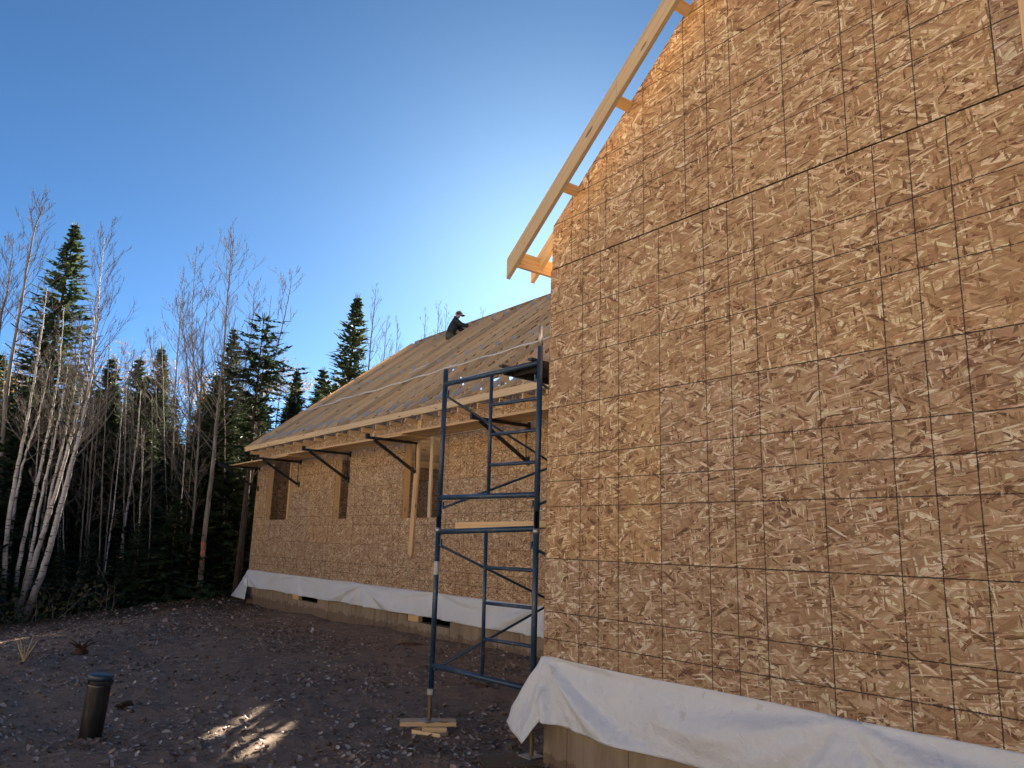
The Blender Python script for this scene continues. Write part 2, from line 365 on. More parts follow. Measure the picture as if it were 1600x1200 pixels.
# ------------------------------------------------------------------ ground
def sstep(a, b, x):
    t = max(0., min(1., (x - a) / (b - a))); return t * t * (3 - 2 * t)
def ground_base(x, y):
    z = -.01 - .15 * sstep(8, 22, x)
    s = (x - 20) * .496 + (y + 6) * .868
    z += -.50 * sstep(.2, 5.5, s) + .05 * math.exp(-(s / .7) ** 2)
    z += .05 * math.exp(-((y + 4.1) / .5) ** 2) * (1 - sstep(4.6, 5.3, x))
    z += .04 * math.exp(-((y + 7.7) / .6) ** 2) * sstep(5, 7, x) * (1 - sstep(21, 23, x))
    z += .50 * (max(0., min(y, 46.) - 4.) - 1.5 * (1 - math.exp(-max(0., y - 4.) / 1.5)))   # unseen, added to bounce sun onto the walls: bank rising behind the viewer
    z += .012 * max(0, math.hypot(x - 20, y) - 60)
    return z
def gz(x, y):
    p = Vector((x, y, 0)); near = 1 - sstep(22, 40, math.hypot(x - 9, y + 2))
    n = .055 * noise.noise(p * .55) + .030 * noise.noise(p * 1.7 + Vector((9, 2, 1)))
    if near > 0:
        n += near * (.022 * noise.noise(p * 4.3) + .014 * abs(noise.noise(p * 9.5)) + .008 * noise.noise(p * 19))
    return ground_base(x, y) + n
def axis(lo, hi, step, far, grow=1.35):
    a = [lo]
    while a[-1] < hi: a.append(a[-1] + step)
    d = step; b = a[-1]; up = []
    while b < far: d *= grow; b += d; up.append(b)
    d = step; b = a[0]; dn = []
    while b > -far: d *= grow; b -= d; dn.append(b)
    return list(reversed(dn)) + a + up
gx = axis(4.0, 25.0, .075, 420); gy = axis(-8.0, 5.0, .075, 420)
gv = [(x, y, gz(x, y)) for x in gx for y in gy]; ny = len(gy)
gf = [(i * ny + j, (i + 1) * ny + j, (i + 1) * ny + j + 1, i * ny + j + 1) for i in range(len(gx) - 1) for j in range(ny - 1)]
g = add('ground', mesh('ground', gv, gf, True), None, None, M['soil'])
tag(g, 'bare dark soil building pad sloping down to the forest edge', 'ground', kind='structure')

# ------------------------------------------------------------------ sheathing panels
IN = .0254
def rect_minus(rect, holes):
    out = [rect]
    for hx0, hx1, hy0, hy1 in holes:
        nxt = []
        for x0, x1, y0, y1 in out:
            if hx0 >= x1 or hx1 <= x0 or hy0 >= y1 or hy1 <= y0: nxt.append((x0, x1, y0, y1)); continue
            if hx0 > x0: nxt.append((x0, hx0, y0, y1))
            if hx1 < x1: nxt.append((hx1, x1, y0, y1))
            a, b = max(x0, hx0), min(x1, hx1)
            if hy0 > y0: nxt.append((a, b, y0, hy0))
            if hy1 < y1: nxt.append((a, b, hy1, y1))
        out = nxt
    return out
def clip(poly, a, b, c):                               # keep a*x + b*y <= c
    out = []
    for i in range(len(poly)):
        p, q = poly[i], poly[(i + 1) % len(poly)]; dp, dq = a * p[0] + b * p[1] - c, a * q[0] + b * q[1] - c
        if dp <= 0: out.append(p)
        if dp * dq < 0:
            t = dp / (dp - dq); out.append((p[0] + t * (q[0] - p[0]), p[1] + t * (q[1] - p[1])))
    return out
def panel(parent, org, xd, polys, thick=.011):         # polys in panel coordinates (along xd, up)
    v, f = [], []
    for P in polys:
        if len(P) < 3: continue
        n = len(v); k = len(P)
        v += [(x, y, thick) for x, y in P] + [(x, y, 0) for x, y in P]
        f.append(tuple(n + i for i in range(k))); f.append(tuple(n + k + i for i in reversed(range(k))))
        f += [(n + i, n + k + i, n + k + (i + 1) % k, n + (i + 1) % k) for i in range(k)]
    if not f: return None
    xd = Vector(xd); yd = Vector((0, 0, 1)); zd = xd.cross(yd); mt = Matrix.Identity(4)
    for i in range(3): mt[i][0] = xd[i]; mt[i][1] = yd[i]; mt[i][2] = zd[i]; mt[i][3] = org[i]
    return add('osb_panel', mesh('osb_panel', v, f), parent, mt, M['osb'])
def sheathe(parent, org, xd, rows, length, holes=(), clips=(), gap=.0006, start=0.0):
    # org: wall corner at z = 0; rows: (z0, z1, joint offset, gap above)
    for z0, z1, jo, ga in rows:
        a = jo
        while a > start: a -= 2.4384
        while a < length:
            b = a + 2.4384; x0, x1 = max(a, start), min(b, length)
            jit = random.uniform(-.0008, .0012)
            if x1 - x0 > .02:
                R = rect_minus((x0 + gap, x1 - gap, z0 + gap, z1 - ga), holes); polys = []
                for q in R:
                    P = [(q[0], q[2]), (q[1], q[2]), (q[1], q[3]), (q[0], q[3])]
                    for cl in clips: P = clip(P, *cl)
                    if len(P) >= 3: polys.append([(x - a, y - z0) for x, y in P])
                if polys:
                    panel(parent, Vector(org) + Vector(xd) * a + Vector((0, jit, z0)), xd, polys)
            a = b

ZB = 1.575; X0 = 4.8267; YN = -4.1243; FYW = -7.7545
S4 = 1.2192
# ---------------------------- near wing (gable towards the viewer's side)
near = thing('house_wing', 'near gable wing of unfinished house, tall wall of bare strand board panels', 'building', (X0, YN, 0))
WID = 8.534; RZ0 = 4.395; RS = .84
rakes = [(-RS, 1, RZ0), (RS, 1, RZ0 + RS * WID)]
yb = YN - .011
sheathe(near, (X0, yb, 0), (-1, 0, 0), [(ZB - S4, ZB, 0, .0016), (ZB, ZB + S4, 48 * IN, .0016), (ZB + S4, ZB + 2 * S4, 0, .0075)], WID, (), rakes)
sheathe(near, (X0, yb - .001, 0), (-1, 0, 0), [(ZB + 2 * S4, ZB + 3 * S4, 42.3 * IN, .0016), (ZB + 3 * S4, ZB + 4 * S4, 90.3 * IN, .0016), (ZB + 4 * S4, ZB + 5 * S4, 42.3 * IN, .0016), (ZB + 5 * S4, ZB + 6 * S4, 90.3 * IN, .0016)], WID, (), rakes, start=.02)
# black core behind the joints
v = [(X0 - .02, yb - .004, .36), (X0 - WID + .02, yb - .004, .36), (X0 - WID + .02, yb - .004, RZ0 - .05), (X0 - WID / 2, yb - .004, RZ0 + RS * WID / 2 - .05), (X0 - .02, yb - .004, RZ0 - .05)]
add('wall_core', mesh('wall_core', v + [(a, b - .12, c) for a, b, c in v], [(0, 1, 2, 3, 4), (9, 8, 7, 6, 5)] + [(i, i + 5, (i + 1) % 5 + 5, (i + 1) % 5) for i in range(5)]), near, None, M['black'])
# side wall round the corner
sheathe(near, (X0 - .012, FYW + .012, 0), (0, 1, 0), [(ZB - S4, ZB, 0, .0016), (ZB, ZB + S4, 1.2, .0016), (ZB + S4, ZB + 2 * S4, 0, .0016), (ZB + 2 * S4, RZ0 - .02, 1.2, .0016)], -FYW + YN - .026)
# foundation
xs = [X0 - .004]
for wd in (.27, .62, .6, .61, .6, .62, .6, .6, .61, .6, .6, .6, .6, .6, .6): xs.append(xs[-1] - wd)
for a, b in zip(xs, xs[1:]):
    mb = MB(); mb.box(((a + b) / 2, YN - .115, -.05), a - b - .006, .20 + random.uniform(-.004, .004), .80); mb.build('foundation_panel', M['concrete'], near)
mb = MB(); mb.box((X0 - .106, (YN + FYW) / 2 - .15, -.05), .20, -FYW + YN - .32, .80); mb.build('foundation_side', M['concrete'], near)
# fly rafter, lookouts and eave pieces
def rz(t): return RZ0 + RS * t
OFF = .25
ra = math.atan(RS); dn = .14 / math.cos(ra)
def slopeboard(name, y, t0, t1, depth, th, mat, parent, ztop=rz, plumb=True):
    dv = depth / math.cos(ra)
    v = []
    for yy in (y - th / 2, y + th / 2):
        v += [(X0 - t0, yy, ztop(t0) - dv), (X0 - t1, yy, ztop(t1) - dv), (X0 - t1, yy, ztop(t1)), (X0 - t0, yy, ztop(t0))]
    # local frame along the board so that the grain follows it
    mw = frame_mat(Vector((X0 - t0, y, ztop(t0) - dv)), Vector((-1, 0, RS)), (RS, 0, 1)); inv = mw.inverted()
    me = mesh(name, [inv @ Vector(p) for p in v], [(3, 2, 1, 0), (4, 5, 6, 7), (0, 1, 5, 4), (1, 2, 6, 5), (2, 3, 7, 6), (3, 0, 4, 7)])
    return add(name, me, parent, mw, mat)
slopeboard('fly_rafter', YN + OFF - .019, -.305, 1.03, .14, .038, M['lumber_grey'], near)
slopeboard('fly_rafter', YN + OFF - .019, 1.033, WID / 2, .14, .038, M['lumber_grey'], near)
slopeboard('rafter_tail', yb - .03, -.30, .02, .12, .04, M['lumber_fresh'], near, lambda t: rz(t) - .005)
for t in (.305, .915, 1.525, 2.135, 2.745, 3.355, 3.965):
    zt = rz(t) - .02
    d = Vector((-1, 0, RS)).normalized(); nrm = Vector((RS, 0, 1)).normalized()
    p = Vector((X0 - t, 0, rz(t))) - nrm * .024
    board('lookout', (p.x, YN + OFF - .04, p.z), (p.x, YN + .001, p.z), .089, .038, M['lumber_fresh'], near, nrm)
p = Vector((X0 + .21, 0, rz(-.21) - .10))
board('eave_lookout', (p.x, YN + OFF - .04, p.z), (p.x, YN - 1.8, p.z), .038, .14, M['lumber_fresh'], near, (0, 0, 1))
# near roof framing behind the gable
for k in range(1, 6):
    y = yb - .06 - .61 * k
    slopeboard('rafter', y, -.30, WID / 2, .14, .038, M['lumber'], near)
    rr = lambda t: RZ0 + RS * (WID - t)
    dv = .182; v = []
    for yy in (y - .019, y + .019):
        v += [(X0 - WID / 2, yy, rr(WID / 2) - dv), (X0 - WID - .3, yy, rr(WID + .3) - dv), (X0 - WID - .3, yy, rr(WID + .3)), (X0 - WID / 2, yy, rr(WID / 2))]
    add('rafter', mesh('rafter', v, [(3, 2, 1, 0), (4, 5, 6, 7), (0, 1, 5, 4), (1, 2, 6, 5), (2, 3, 7, 6), (3, 0, 4, 7)]), near, None, M['lumber'])
    board('ceiling_tie', (X0 - .1, y + .04, RZ0 - .06), (X0 - WID + .1, y + .04, RZ0 - .06), .038, .14, M['lumber'], near)
# upright cleat on the gable at the far right of the picture
board('wall_cleat', (1.128, YN + .020, 2.42 + ZC), (1.128, YN + .020, 5.6), .089, .038, M['lumber_fresh'], near, (0, 1, 0))

# ---------------------------- far wing
FX1 = 21.62; FX0 = 4.84; RY = -12.74; BY = 2 * RY - FYW
EZ = 4.17; EY = -7.455; FS = (8.235 - EZ) / (12.74 - 7.455)
def fz(Y): return EZ + FS * (Y - 7.455) if Y < 12.74 else 8.235 - FS * (Y - 12.74)
far = thing('house_wing', 'far long wing of unfinished house with open roof trusses and empty window openings', 'building', (FX1, FYW, 0))
WINS = [(19.15, 20.79), (15.86, 16.58), (12.15, 13.45)]; WZ0, WZ1 = 2.115, 3.74
holes = [(FX1 - b, FX1 - a, WZ0, WZ1) for a, b in WINS]
rowsF = [(ZB - S4, ZB, 0, .002), (ZB, ZB + S4, 48 * IN, .002), (ZB + S4, ZB + 2 * S4, 0, .002), (ZB + 2 * S4, 4.33, 48 * IN, .002)]
sheathe(far, (FX1, FYW - .011, 0), (-1, 0, 0), rowsF, FX1 - FX0, holes, gap=.002)
sheathe(far, (FX0, BY, 0), (1, 0, 0), rowsF[:3], FX1 - FX0, (), gap=.002)
L_ = -(BY - FYW)
gcl = [(-FS, 1, 4.30), (FS, 1, 4.30 + FS * L_)]
gr = [(ZB + (i - 1) * S4, ZB + i * S4, 0 if i % 2 else 1.2192, .002) for i in range(0, 6)]
sheathe(far, (FX1 - .012, BY, 0), (0, 1, 0), gr, L_ - .012, (), gcl, gap=.002)
sheathe(far, (FX0 + .012, FYW - .012, 0), (0, -1, 0), gr, L_ - .012, (), gcl, gap=.002)
# floor deck, plates, studs
mb = MB(); mb.box(((FX0 + FX1) / 2, (FYW + BY) / 2, .42), FX1 - FX0 - .06, L_ - .06, .04); mb.build('floor_deck', M['osb'], far)
for y, s in ((FYW - .085, 1), (BY + .085, -1)):
    for z in (3.93, 3.97):
        board('wall_plate', (FX0 + .05, y, z), (FX1 - .05, y, z), .14, .036, M['lumber'], far)
    board('sole_plate', (FX0 + .05, y, .459), (FX1 - .05, y, .459), .14, .036, M['lumber'], far)
    x = FX1 - .06
    while x > 8.0:
        if s < 0 or not any(a - .06 < x < b + .06 for a, b in WINS):
            board('stud', (x, y, .48), (x, y, 3.91), .038, .138, M['lumber_fresh'], far, (0, 1, 0))
        x -= .61
for a, b in WINS:
    for x in (a - .019, b + .019):
        board('window_jamb', (x, FYW - .082, WZ0 - .4), (x, FYW - .082, 3.91), .038, .145, M['lumber_fresh'], far, (0, 1, 0))
    board('window_sill', (a, FYW - .082, WZ0 - .02), (b, FYW - .082, WZ0 - .02), .145, .038, M['lumber_fresh'], far)
    board('window_header', (a, FYW - .082, WZ1 + .09), (b, FYW - .082, WZ1 + .09), .14, .18, M['lumber'], far)
board('partition_stud', (20.45, -8.25, .48), (20.45, -8.25, 3.9), .089, .038, M['lumber_fresh'], far, (0, 1, 0))
board('window_stud', (12.55, FYW - .075, WZ0), (12.55, FYW - .075, 3.86), .089, .038, M['lumber'], far, (0, 1, 0))
# interior partition seen through the windows
board('diagonal_brace', (16.35, -8.3, 2.0), (15.2, -8.3, 3.2), .089, .038, M['lumber_grey'], far, (0, 1, 0))
sheathe(far, (14.2, -11.2, 0), (1, 0, 0), [(.46, 3.3, 0, .002)], 7.0, (), gap=.002)
# foundation with two crawl space vents
xf = FX1 - .003; VENTS = [(17.05, 18.53), (11.59, 13.05)]
edges = [xf]
for a, b in sorted(VENTS, reverse=True):
    while edges[-1] - b > .75: edges.append(edges[-1] - random.uniform(.42, .62))
    edges += [b, a]
while edges[-1] > FX0 + .6: edges.append(edges[-1] - random.uniform(.42, .62))
for a, b in zip(edges, edges[1:]):
    vent = any(abs(a - q) < 1e-6 and abs(b - p) < 1e-6 for p, q in VENTS)
    top = .215 if vent else .352
    mb = MB(); mb.box(((a + b) / 2, FYW - .112, (top - .7) / 2), a - b - .008, .20 + random.uniform(-.008, .008), top + .7); mb.build('foundation_panel', M['concrete'], far)
    if vent:
        board('vent_block', (a - .42, FYW - .05, .285), (a - .05, FYW - .05, .285), .09, .13, M['lumber_fresh'], far)
for y in (BY + .11,):
    mb = MB(); mb.box(((FX0 + FX1) / 2, y, -.17), FX1 - FX0 - .1, .2, 1.04); mb.build('foundation_side', M['concrete'], far)
for x in (FX1 - .11, FX0 + .11):
    mb = MB(); mb.box((x, (FYW + BY) / 2, -.17), .2, L_ - .45, 1.04); mb.build('foundation_side', M['concrete'], far)
# trusses
def truss(x):
    r = board('truss', (x, FYW + .01, 4.055), (x, BY - .01, 4.055), .038, .089, M['lumber'], far)
    dv = .089 / math.cos(math.atan(FS)) / 2
    n = Vector((0, FS, 1)).normalized()
    def tc(s):
        y0 = EY - .04 if s > 0 else 2 * RY - EY
        a = Vector((x, y0, fz(7.495) - dv)); b = Vector((x, RY + s * .004, 8.235 - dv))
        if s > 0: a = Vector((x, -7.495, fz(7.495) - dv))
        else: a = Vector((x, 2 * RY + 7.495, fz(7.495) - dv))
        board('top_chord', a, b, .038, .089, M['lumber'], r, (0, s * FS, 1))
    tc(1); tc(-1)
    for ya, za, yb_, zb_ in ((10.1, fz(10.1) - .11, 11.0, 4.10), (11.0, 4.10, 12.7, 8.10), (12.78, 8.10, 14.48, 4.10), (14.48, 4.10, 15.38, fz(15.38) - .11), (8.9, 4.10, 8.9, fz(8.9) - .11), (7.80, 4.10, 7.80, fz(7.80) - .1), (8.9, 4.10, 10.05, fz(10.05) - .12)):
        board('web', (x, -ya, za), (x, -yb_, zb_), .036, .089, M['lumber'], r, (0, 1, 0) if abs(ya - yb_) < 1 else (0, 1, .2))
    def plate(Y, L, h, slope=True):
        d = Vector((0, -1, FS)).normalized() if slope else Vector((0, -1, 0))
        c = Vector((x - .0205, -Y, fz(Y) - dv)) - d * L / 2
        mw = frame_mat(c, d, (0, FS, 1) if slope else (0, 0, 1))
        o = board('truss_plate', c, c + d * L, .004, h, M['plate'], r, (0, FS, 1))
    plate(7.86, .24, .076); plate(10.1, .15, .070); plate(12.6, .15, .075)
    board('soffit_block', (x + .03, FYW + .001, 3.985), (x + .03, -7.50, 3.985), .038, .089, M['lumber_fresh'], r)
    return r
t0 = truss(FX1 - .03)
for k in range(1, 27):
    c = copy_tree(t0, far); c.location = t0.location + Vector((-.61 * k + random.uniform(-.015, .015), 0, random.uniform(-.006, .006)))
# upper rows close the hidden slope; lower rows added to shape the sun patch
for r0, r1, jo, xe in ((0.0, 1.219, 0., FX0), (1.222, 2.20, 1.2, FX0), (2.60, 3.82, 0., 9.), (3.825, 5.04, 1.2, 9.), (5.045, 6.26, 0., 9.)):
    a_ = FX1 + .3 - jo
    while a_ > xe + .4:
        b_ = max(FX0 + .3, a_ - 2.435)
        d_ = Vector((0, -1, -FS)).normalized(); nn_ = Vector((0, -FS, 1)).normalized()
        mw = Matrix.Identity(4); o_ = Vector((a_, RY, 8.24)) + d_ * r1; ax = (Vector((-1, 0, 0)), -d_, Vector((-1, 0, 0)).cross(-d_))
        for i in range(3):
            for j in range(3): mw[i][j] = ax[j][i]
            mw[i][3] = o_[i]
        sg = 1 if ax[2].dot(nn_) > 0 else -1
        mb = MB(); mb.box(((a_ - b_) / 2, (r1 - r0) / 2, sg * .008), a_ - b_ - .004, r1 - r0, .011); mb.build('roof_sheet_and_baffle', M['osb'], far, False, mw)
        a_ = b_
# fascia in three lengths, rake ladder at the far end
xa = 22.0
for xb in (17.1, 12.1, FX0 + .3):
    board('fascia_board', (xa, -7.474, EZ - .070), (xb + .004, -7.474, EZ - .070), .038, .122, M['lumber'], far)
    xa = xb
nr = Vector((0, FS, 1)).normalized()
a = Vector((21.98, -7.456, fz(7.456) - .085)); b = Vector((21.98, RY, 8.235 - .085))
board('fly_rafter', a, b, .038, .14, M['lumber_fresh'], far, (0, FS, 1))
board('fly_rafter', Vector((21.98, 2 * RY + 7.456, fz(7.456) - .085)), b, .038, .14, M['lumber_fresh'], far, (0, -FS, 1))
for Y in (8.3, 9.5, 10.7, 11.9):
    board('lookout', (FX1 - .01, -Y, fz(Y) - .03), (21.96, -Y, fz(Y) - .03), .089, .038, M['lumber'], far, nr)

# ------------------------------------------------------------------ tarps
def tarp_mesh(name, rows):                             # rows: list of lists of points
    v = [p for r in rows for p in r]; n = len(rows[0])
    f = [(i * n + j, i * n + j + 1, (i + 1) * n + j + 1, (i + 1) * n + j) for i in range(len(rows) - 1) for j in range(n - 1)]
    return mesh(name, v, f, True)
def folds(s, d, seed, pins):
    # s along the wall, d below the fixed edge: swags radiating from the pinned points
    h = 0.
    for ps, amp, fr in pins:
        r = math.hypot(s - ps, d * 1.3); a = math.atan2(d * 1.3, abs(s - ps) + 1e-6)
        h += amp * min(1, r / .35) * math.exp(-(r / 2.6) ** 2) * (math.sin(a * fr + seed + ps) + .5 * math.sin(a * fr * 2.1 + 1.3 * seed + r))
    h += .014 * noise.noise(Vector((s * 1.4, d * 7, seed))) * min(1, d / .1) + .006 * noise.noise(Vector((s * 6, d * 16, seed + 4))) * min(1, d / .1)
    return h
def make_tarp(xstart, length, ywall, ztop, zbot, seed, pins, nstep, bulge, lo, tip):
    rows = []; nd = 26; S0 = .10
    def main(s):
        row = []; sag = .015 * noise.noise(Vector((s * .9, seed, 0)))
        dl = (ztop - zbot) * (1 + .05 * noise.noise(Vector((s * .8, seed, 5))))
        for j in range(nd + 1):
            d = j / nd * dl; t = d / dl
            push = bulge * (t ** .75) * (1 - .25 * t * t) + max(-.02, folds(s, d, seed, pins))
            row.append(Vector((xstart - s, ywall + .004 + max(0, push), ztop + sag - d)))
        return row
    first = main(S0)
    # loose end: a flap hanging off the corner, its lower edge running lo -> tip -> the sheet
    A = Vector((xstart + .015, ywall + .008, ztop - .004)); nf = 16
    for i in range(nf):
        a = i / nf; top = A.lerp(first[0], a); E = first[-1]
        bot = Vector(lo).lerp(Vector(tip), a / .5) if a < .5 else Vector(tip).lerp(E, ((a - .5) / .5) ** .85)
        row = []
        for j in range(nd + 1):
            t = j / nd; p = top.lerp(bot, t).lerp(first[j], max(0, (a - .62) / .38) ** 2)
            o = .035 * math.sin(math.pi * min(1, t * 1.1)) * math.sin(a * 9.5 + 1.2 * seed) * t + .012 * noise.noise(Vector((a * 6, t * 5, seed)))
            row.append(p + Vector((.45, .9, 0)) * o * (1 - a * a))
        rows.append(row)
    n = int((length - S0) / nstep)
    rows += [first] + [main(S0 + nstep * (i + 1)) for i in range(n)]
    return rows
rows = make_tarp(X0, 8.3, YN, ZC - .852, .375, 1.7, [(0, .050, 9), (2.5, .03, 7), (4.6, .04, 8)], .028, .12, (5.15, -4.02, .30), (4.86, -3.95, .20))
tn = add('tarp', tarp_mesh('tarp', rows), None, None, M['tarp'])
so = tn.modifiers.new('thickness', 'SOLIDIFY'); so.thickness = .004
tag(tn, 'white plastic sheet hanging off the base of the near strand board wall', 'tarp')
rows = make_tarp(FX1, 13.6, FYW, ZC - .90, .345, 4.2, [(0, .05, 8), (3.4, .03, 7), (6.8, .045, 9), (9.6, .03, 7), (12.5, .04, 8)], .045, .12, (22.45, -7.62, .03), (21.08, -7.53, .02))
tf = add('tarp', tarp_mesh('tarp', rows), None, None, M['tarp'])
so = tf.modifiers.new('thickness', 'SOLIDIFY'); so.thickness = .004
tag(tf, 'long white plastic sheet along the base of the far wing wall', 'tarp')

# ------------------------------------------------------------------ staging on the far wall
BX = [21.47, 18.62, 15.86, 12.93, 9.53]
BL = ['black steel staging bracket at the far left corner of the far wall', 'black staging bracket just right of the leftmost window opening', 'black staging bracket over the narrow middle window opening', 'black staging bracket bolted to the post in front of the wide window opening', 'black staging bracket seen through the upper scaffold frame']
ZA = 3.545
for x, lb in zip(BX, BL):
    r = thing('staging_bracket', lb, 'bracket', (x, FYW, ZA), 'staging brackets on the far wall')
    yo = FYW + 1.10
    mb = MB(); mb.box((x, (FYW + yo) / 2 + .005, ZA), .045, yo - FYW - .03, .05); mb.build('arm', M['black'], r)
    a, b = Vector((x, yo - .12, ZA - .03)), Vector((x, FYW + .05, 2.98))
    board('strut', a, b, .04, .055, M['black'], r, (0, 1, 1))
    mb = MB(); mb.tube([(x + .012, FYW + .06, ZA - .02), (x + .012, FYW + .045, 2.98)], .009, 6); mb.build('tie_rod', M['black'], r, True)
    mb = MB(); mb.box((x, yo + .02, ZA + .025), .05, .07, .10); mb.build('end_stop', M['black'], r)
    mb = MB(); mb.box((x, FYW + .012, 2.98), .06, .022, .14); mb.box((x, FYW + .012, ZA), .06, .022, .12); mb.build('wall_shoe', M['black'], r)
zp = ZA + .025
PL = [(22.05, 17.7, 0, 0), (18.75, 12.35, .039, 0), (13.25, 8.0, .039, 0)]
pn = ['left end', 'middle', 'right end']
for (xa, xb, da, db), nm in zip(PL, pn):
    for i, yo in enumerate((.30, .605)):
        o = board('staging_plank', (xa, FYW + yo, zp + da + .02), (xb, FYW + yo - (.02 if i else 0), zp + db + .02), .285, .038, M['lumber_fresh'] if i else M['lumber'], None)
        tag(o, '%s staging plank of the run on the brackets, %s' % (nm, 'outer board towards the yard' if i else 'inner board next to the wall'), 'plank', 'staging planks on the far wall')
# post nailed outside the wide window
pa, pb = Vector((12.99, FYW + .024, 1.36)), Vector((12.88, FYW + .024, 4.0))
mw = frame_mat(pa, pb - pa, (0, 1, 0)); Lp = (pb - pa).length
prof = [(0, -.02), (.10, .07), (Lp, .07), (Lp, -.07), (.06, -.07)]
v = [(x, y, -.019) for x, y in prof] + [(x, y, .019) for x, y in prof]
po = add('lumber_post', mesh('lumber_post', v, [(4, 3, 2, 1, 0), (5, 6, 7, 8, 9)] + [(i, (i + 1) % 5, (i + 1) % 5 + 5, i + 5) for i in range(5)]), None, mw, M['lumber_fresh'])
tag(po, 'pale upright board with pointed foot nailed over the wide window opening', 'board')

# strapping lying on the trusses
def strip(pts, label, wd=.055):
    mb = MB(); P = []
    for i in range(len(pts) - 1):
        a, b = Vector(pts[i]), Vector(pts[i + 1]); n = max(2, int((b - a).length / .2))
        for k in range(n): P.append(a.lerp(b, k / n))
    P.append(Vector(pts[-1]))
    u = Vector((0, -1, FS)).normalized(); nn = Vector((0, FS, 1)).normalized()
    v = []; f = []
    for i, p in enumerate(P):
        q = p + nn * (.018 + .012 * math.sin(i * 1.05)) + u * .03 * noise.noise(Vector((i * .21, p.x * .1, 3)))
        for a, b in ((-1, 0), (1, 0), (1, 1), (-1, 1)): v.append(q + u * wd / 2 * a + nn * .014 * b)
    for i in range(len(P) - 1):
        for j in range(4): f.append((i * 4 + j, i * 4 + (j + 1) % 4, i * 4 + 4 + (j + 1) % 4, i * 4 + 4 + j))
    f += [(3, 2, 1, 0), tuple(len(v) - 4 + j for j in range(4))]
    o = add('strapping', mesh('strapping', v, f), None, None, M['strap']); tag(o, label, 'strapping', 'pale strips across the trusses'); return o
def rp(x, Y): return (x, -Y, fz(Y))
strip([rp(21.9, 8.95), rp(19.2, 9.0)], 'pale strip across the trusses at the low left end of the far roof')
strip([rp(19.7, 9.08), rp(17.6, 9.06)], 'short pale strip lapping between the two long ones on the far roof')
strip([rp(18.1, 9.0), rp(14.5, 9.14), rp(12.6, 9.16), rp(8.2, 9.34)], 'long pale strip across the trusses running behind the scaffold top')
strip([rp(16.6, 9.55), rp(16.1, 9.8)], 'stub of pale strip lying just above the long one', .05)

# ------------------------------------------------------------------ scaffold
PLg = Vector((6.25, -4.01, 0)); PRg = Vector((5.0, -4.17, 0)); SP = Vector((.18, -3.0, 0))
sca = thing('scaffold', 'two level dark blue tubular scaffold tower at the corner of the near wing', 'scaffold', (5.6, -4.1, 0))
def lerp(a, b, t): return a + (b - a) * t
def sframe(base, z0, zbar, ztop, tag_, lower):
    # legs, top bar, low bar, ladder upright and rungs
    root = None
    def tb(name, pts, r, parent, sides=10):
        mb = MB(); mb.tube(pts, r, sides); return mb.build(name, M['blue'], parent, True)
    L, R = base + PLg, base + PRg
    root = tb('scaffold_frame', [L + Vector((0, 0, z0)), L + Vector((0, 0, ztop))], .0245, sca)
    tb('leg', [R + Vector((0, 0, z0)), R + Vector((0, 0, ztop + .03))], .0245, root)
    def bar(z, t0=0., t1=1., r=.021, nm='bar', tilt=0):
        a = L.lerp(R, t0) + Vector((0, 0, z)); b = L.lerp(R, t1) + Vector((0, 0, z + tilt)); return tb(nm, [a, b], r, root)
    top = ztop - .15
    bar(top, r=.024, nm='top_bar', tilt=.04); bar(zbar, r=.024, nm='low_bar', tilt=-.03 if lower else 0)
    ti = .53
    tb('ladder_upright', [L.lerp(R, ti) + Vector((0, 0, zbar)), L.lerp(R, ti - .01) + Vector((0, 0, top + .02))], .0165, root)
    n = 3
    for i in range(n):
        z = zbar + (top - zbar) * (i + 1) / (n + 1)
        bar(z, ti, 1., .0155, 'rung')
    for P in (L, R):
        for z in (top - .12, zbar - .03 if lower else zbar - .1):
            mb = MB(); q = (PLg - PRg).normalized() * (-.05 if P is L else .05)
            mb.box(P + q * .7 + Vector((0, 0, z)), .06, .012, .02); mb.box(P + q + Vector((0, 0, z + .025)), .014, .016, .06)
            mb.build('brace_lock', M['blue'], root)
    return root
f1 = sframe(Vector((0, 0, 0)), .325, .575, 1.92, 'a', True)
f2 = sframe(Vector((0, 0, 0)), 1.79, 2.09, 3.34, 'b', False)
f3 = sframe(SP, .325, .575, 1.92, 'c', True)
f4 = sframe(SP, 1.79, 2.09, 3.34, 'd', False)
def brace(a, b, r=.0125):
    mb = MB(); mb.tube([a, b], r, 8); mb.build('cross_brace', M['blue'], sca, True)
for P in (PLg, PRg):
    q = Vector((-.03, .0, 0)) if P is PLg else Vector((.03, 0, 0))
    for lo, hi in ((.545, 1.65), (1.99, 3.07)):
        brace(P + q + Vector((0, 0, hi)), P + SP + q + Vector((0, 0, lo)))
        brace(P + q * 1.6 + Vector((0, 0, lo)), P + SP + q * 1.6 + Vector((0, 0, hi)))
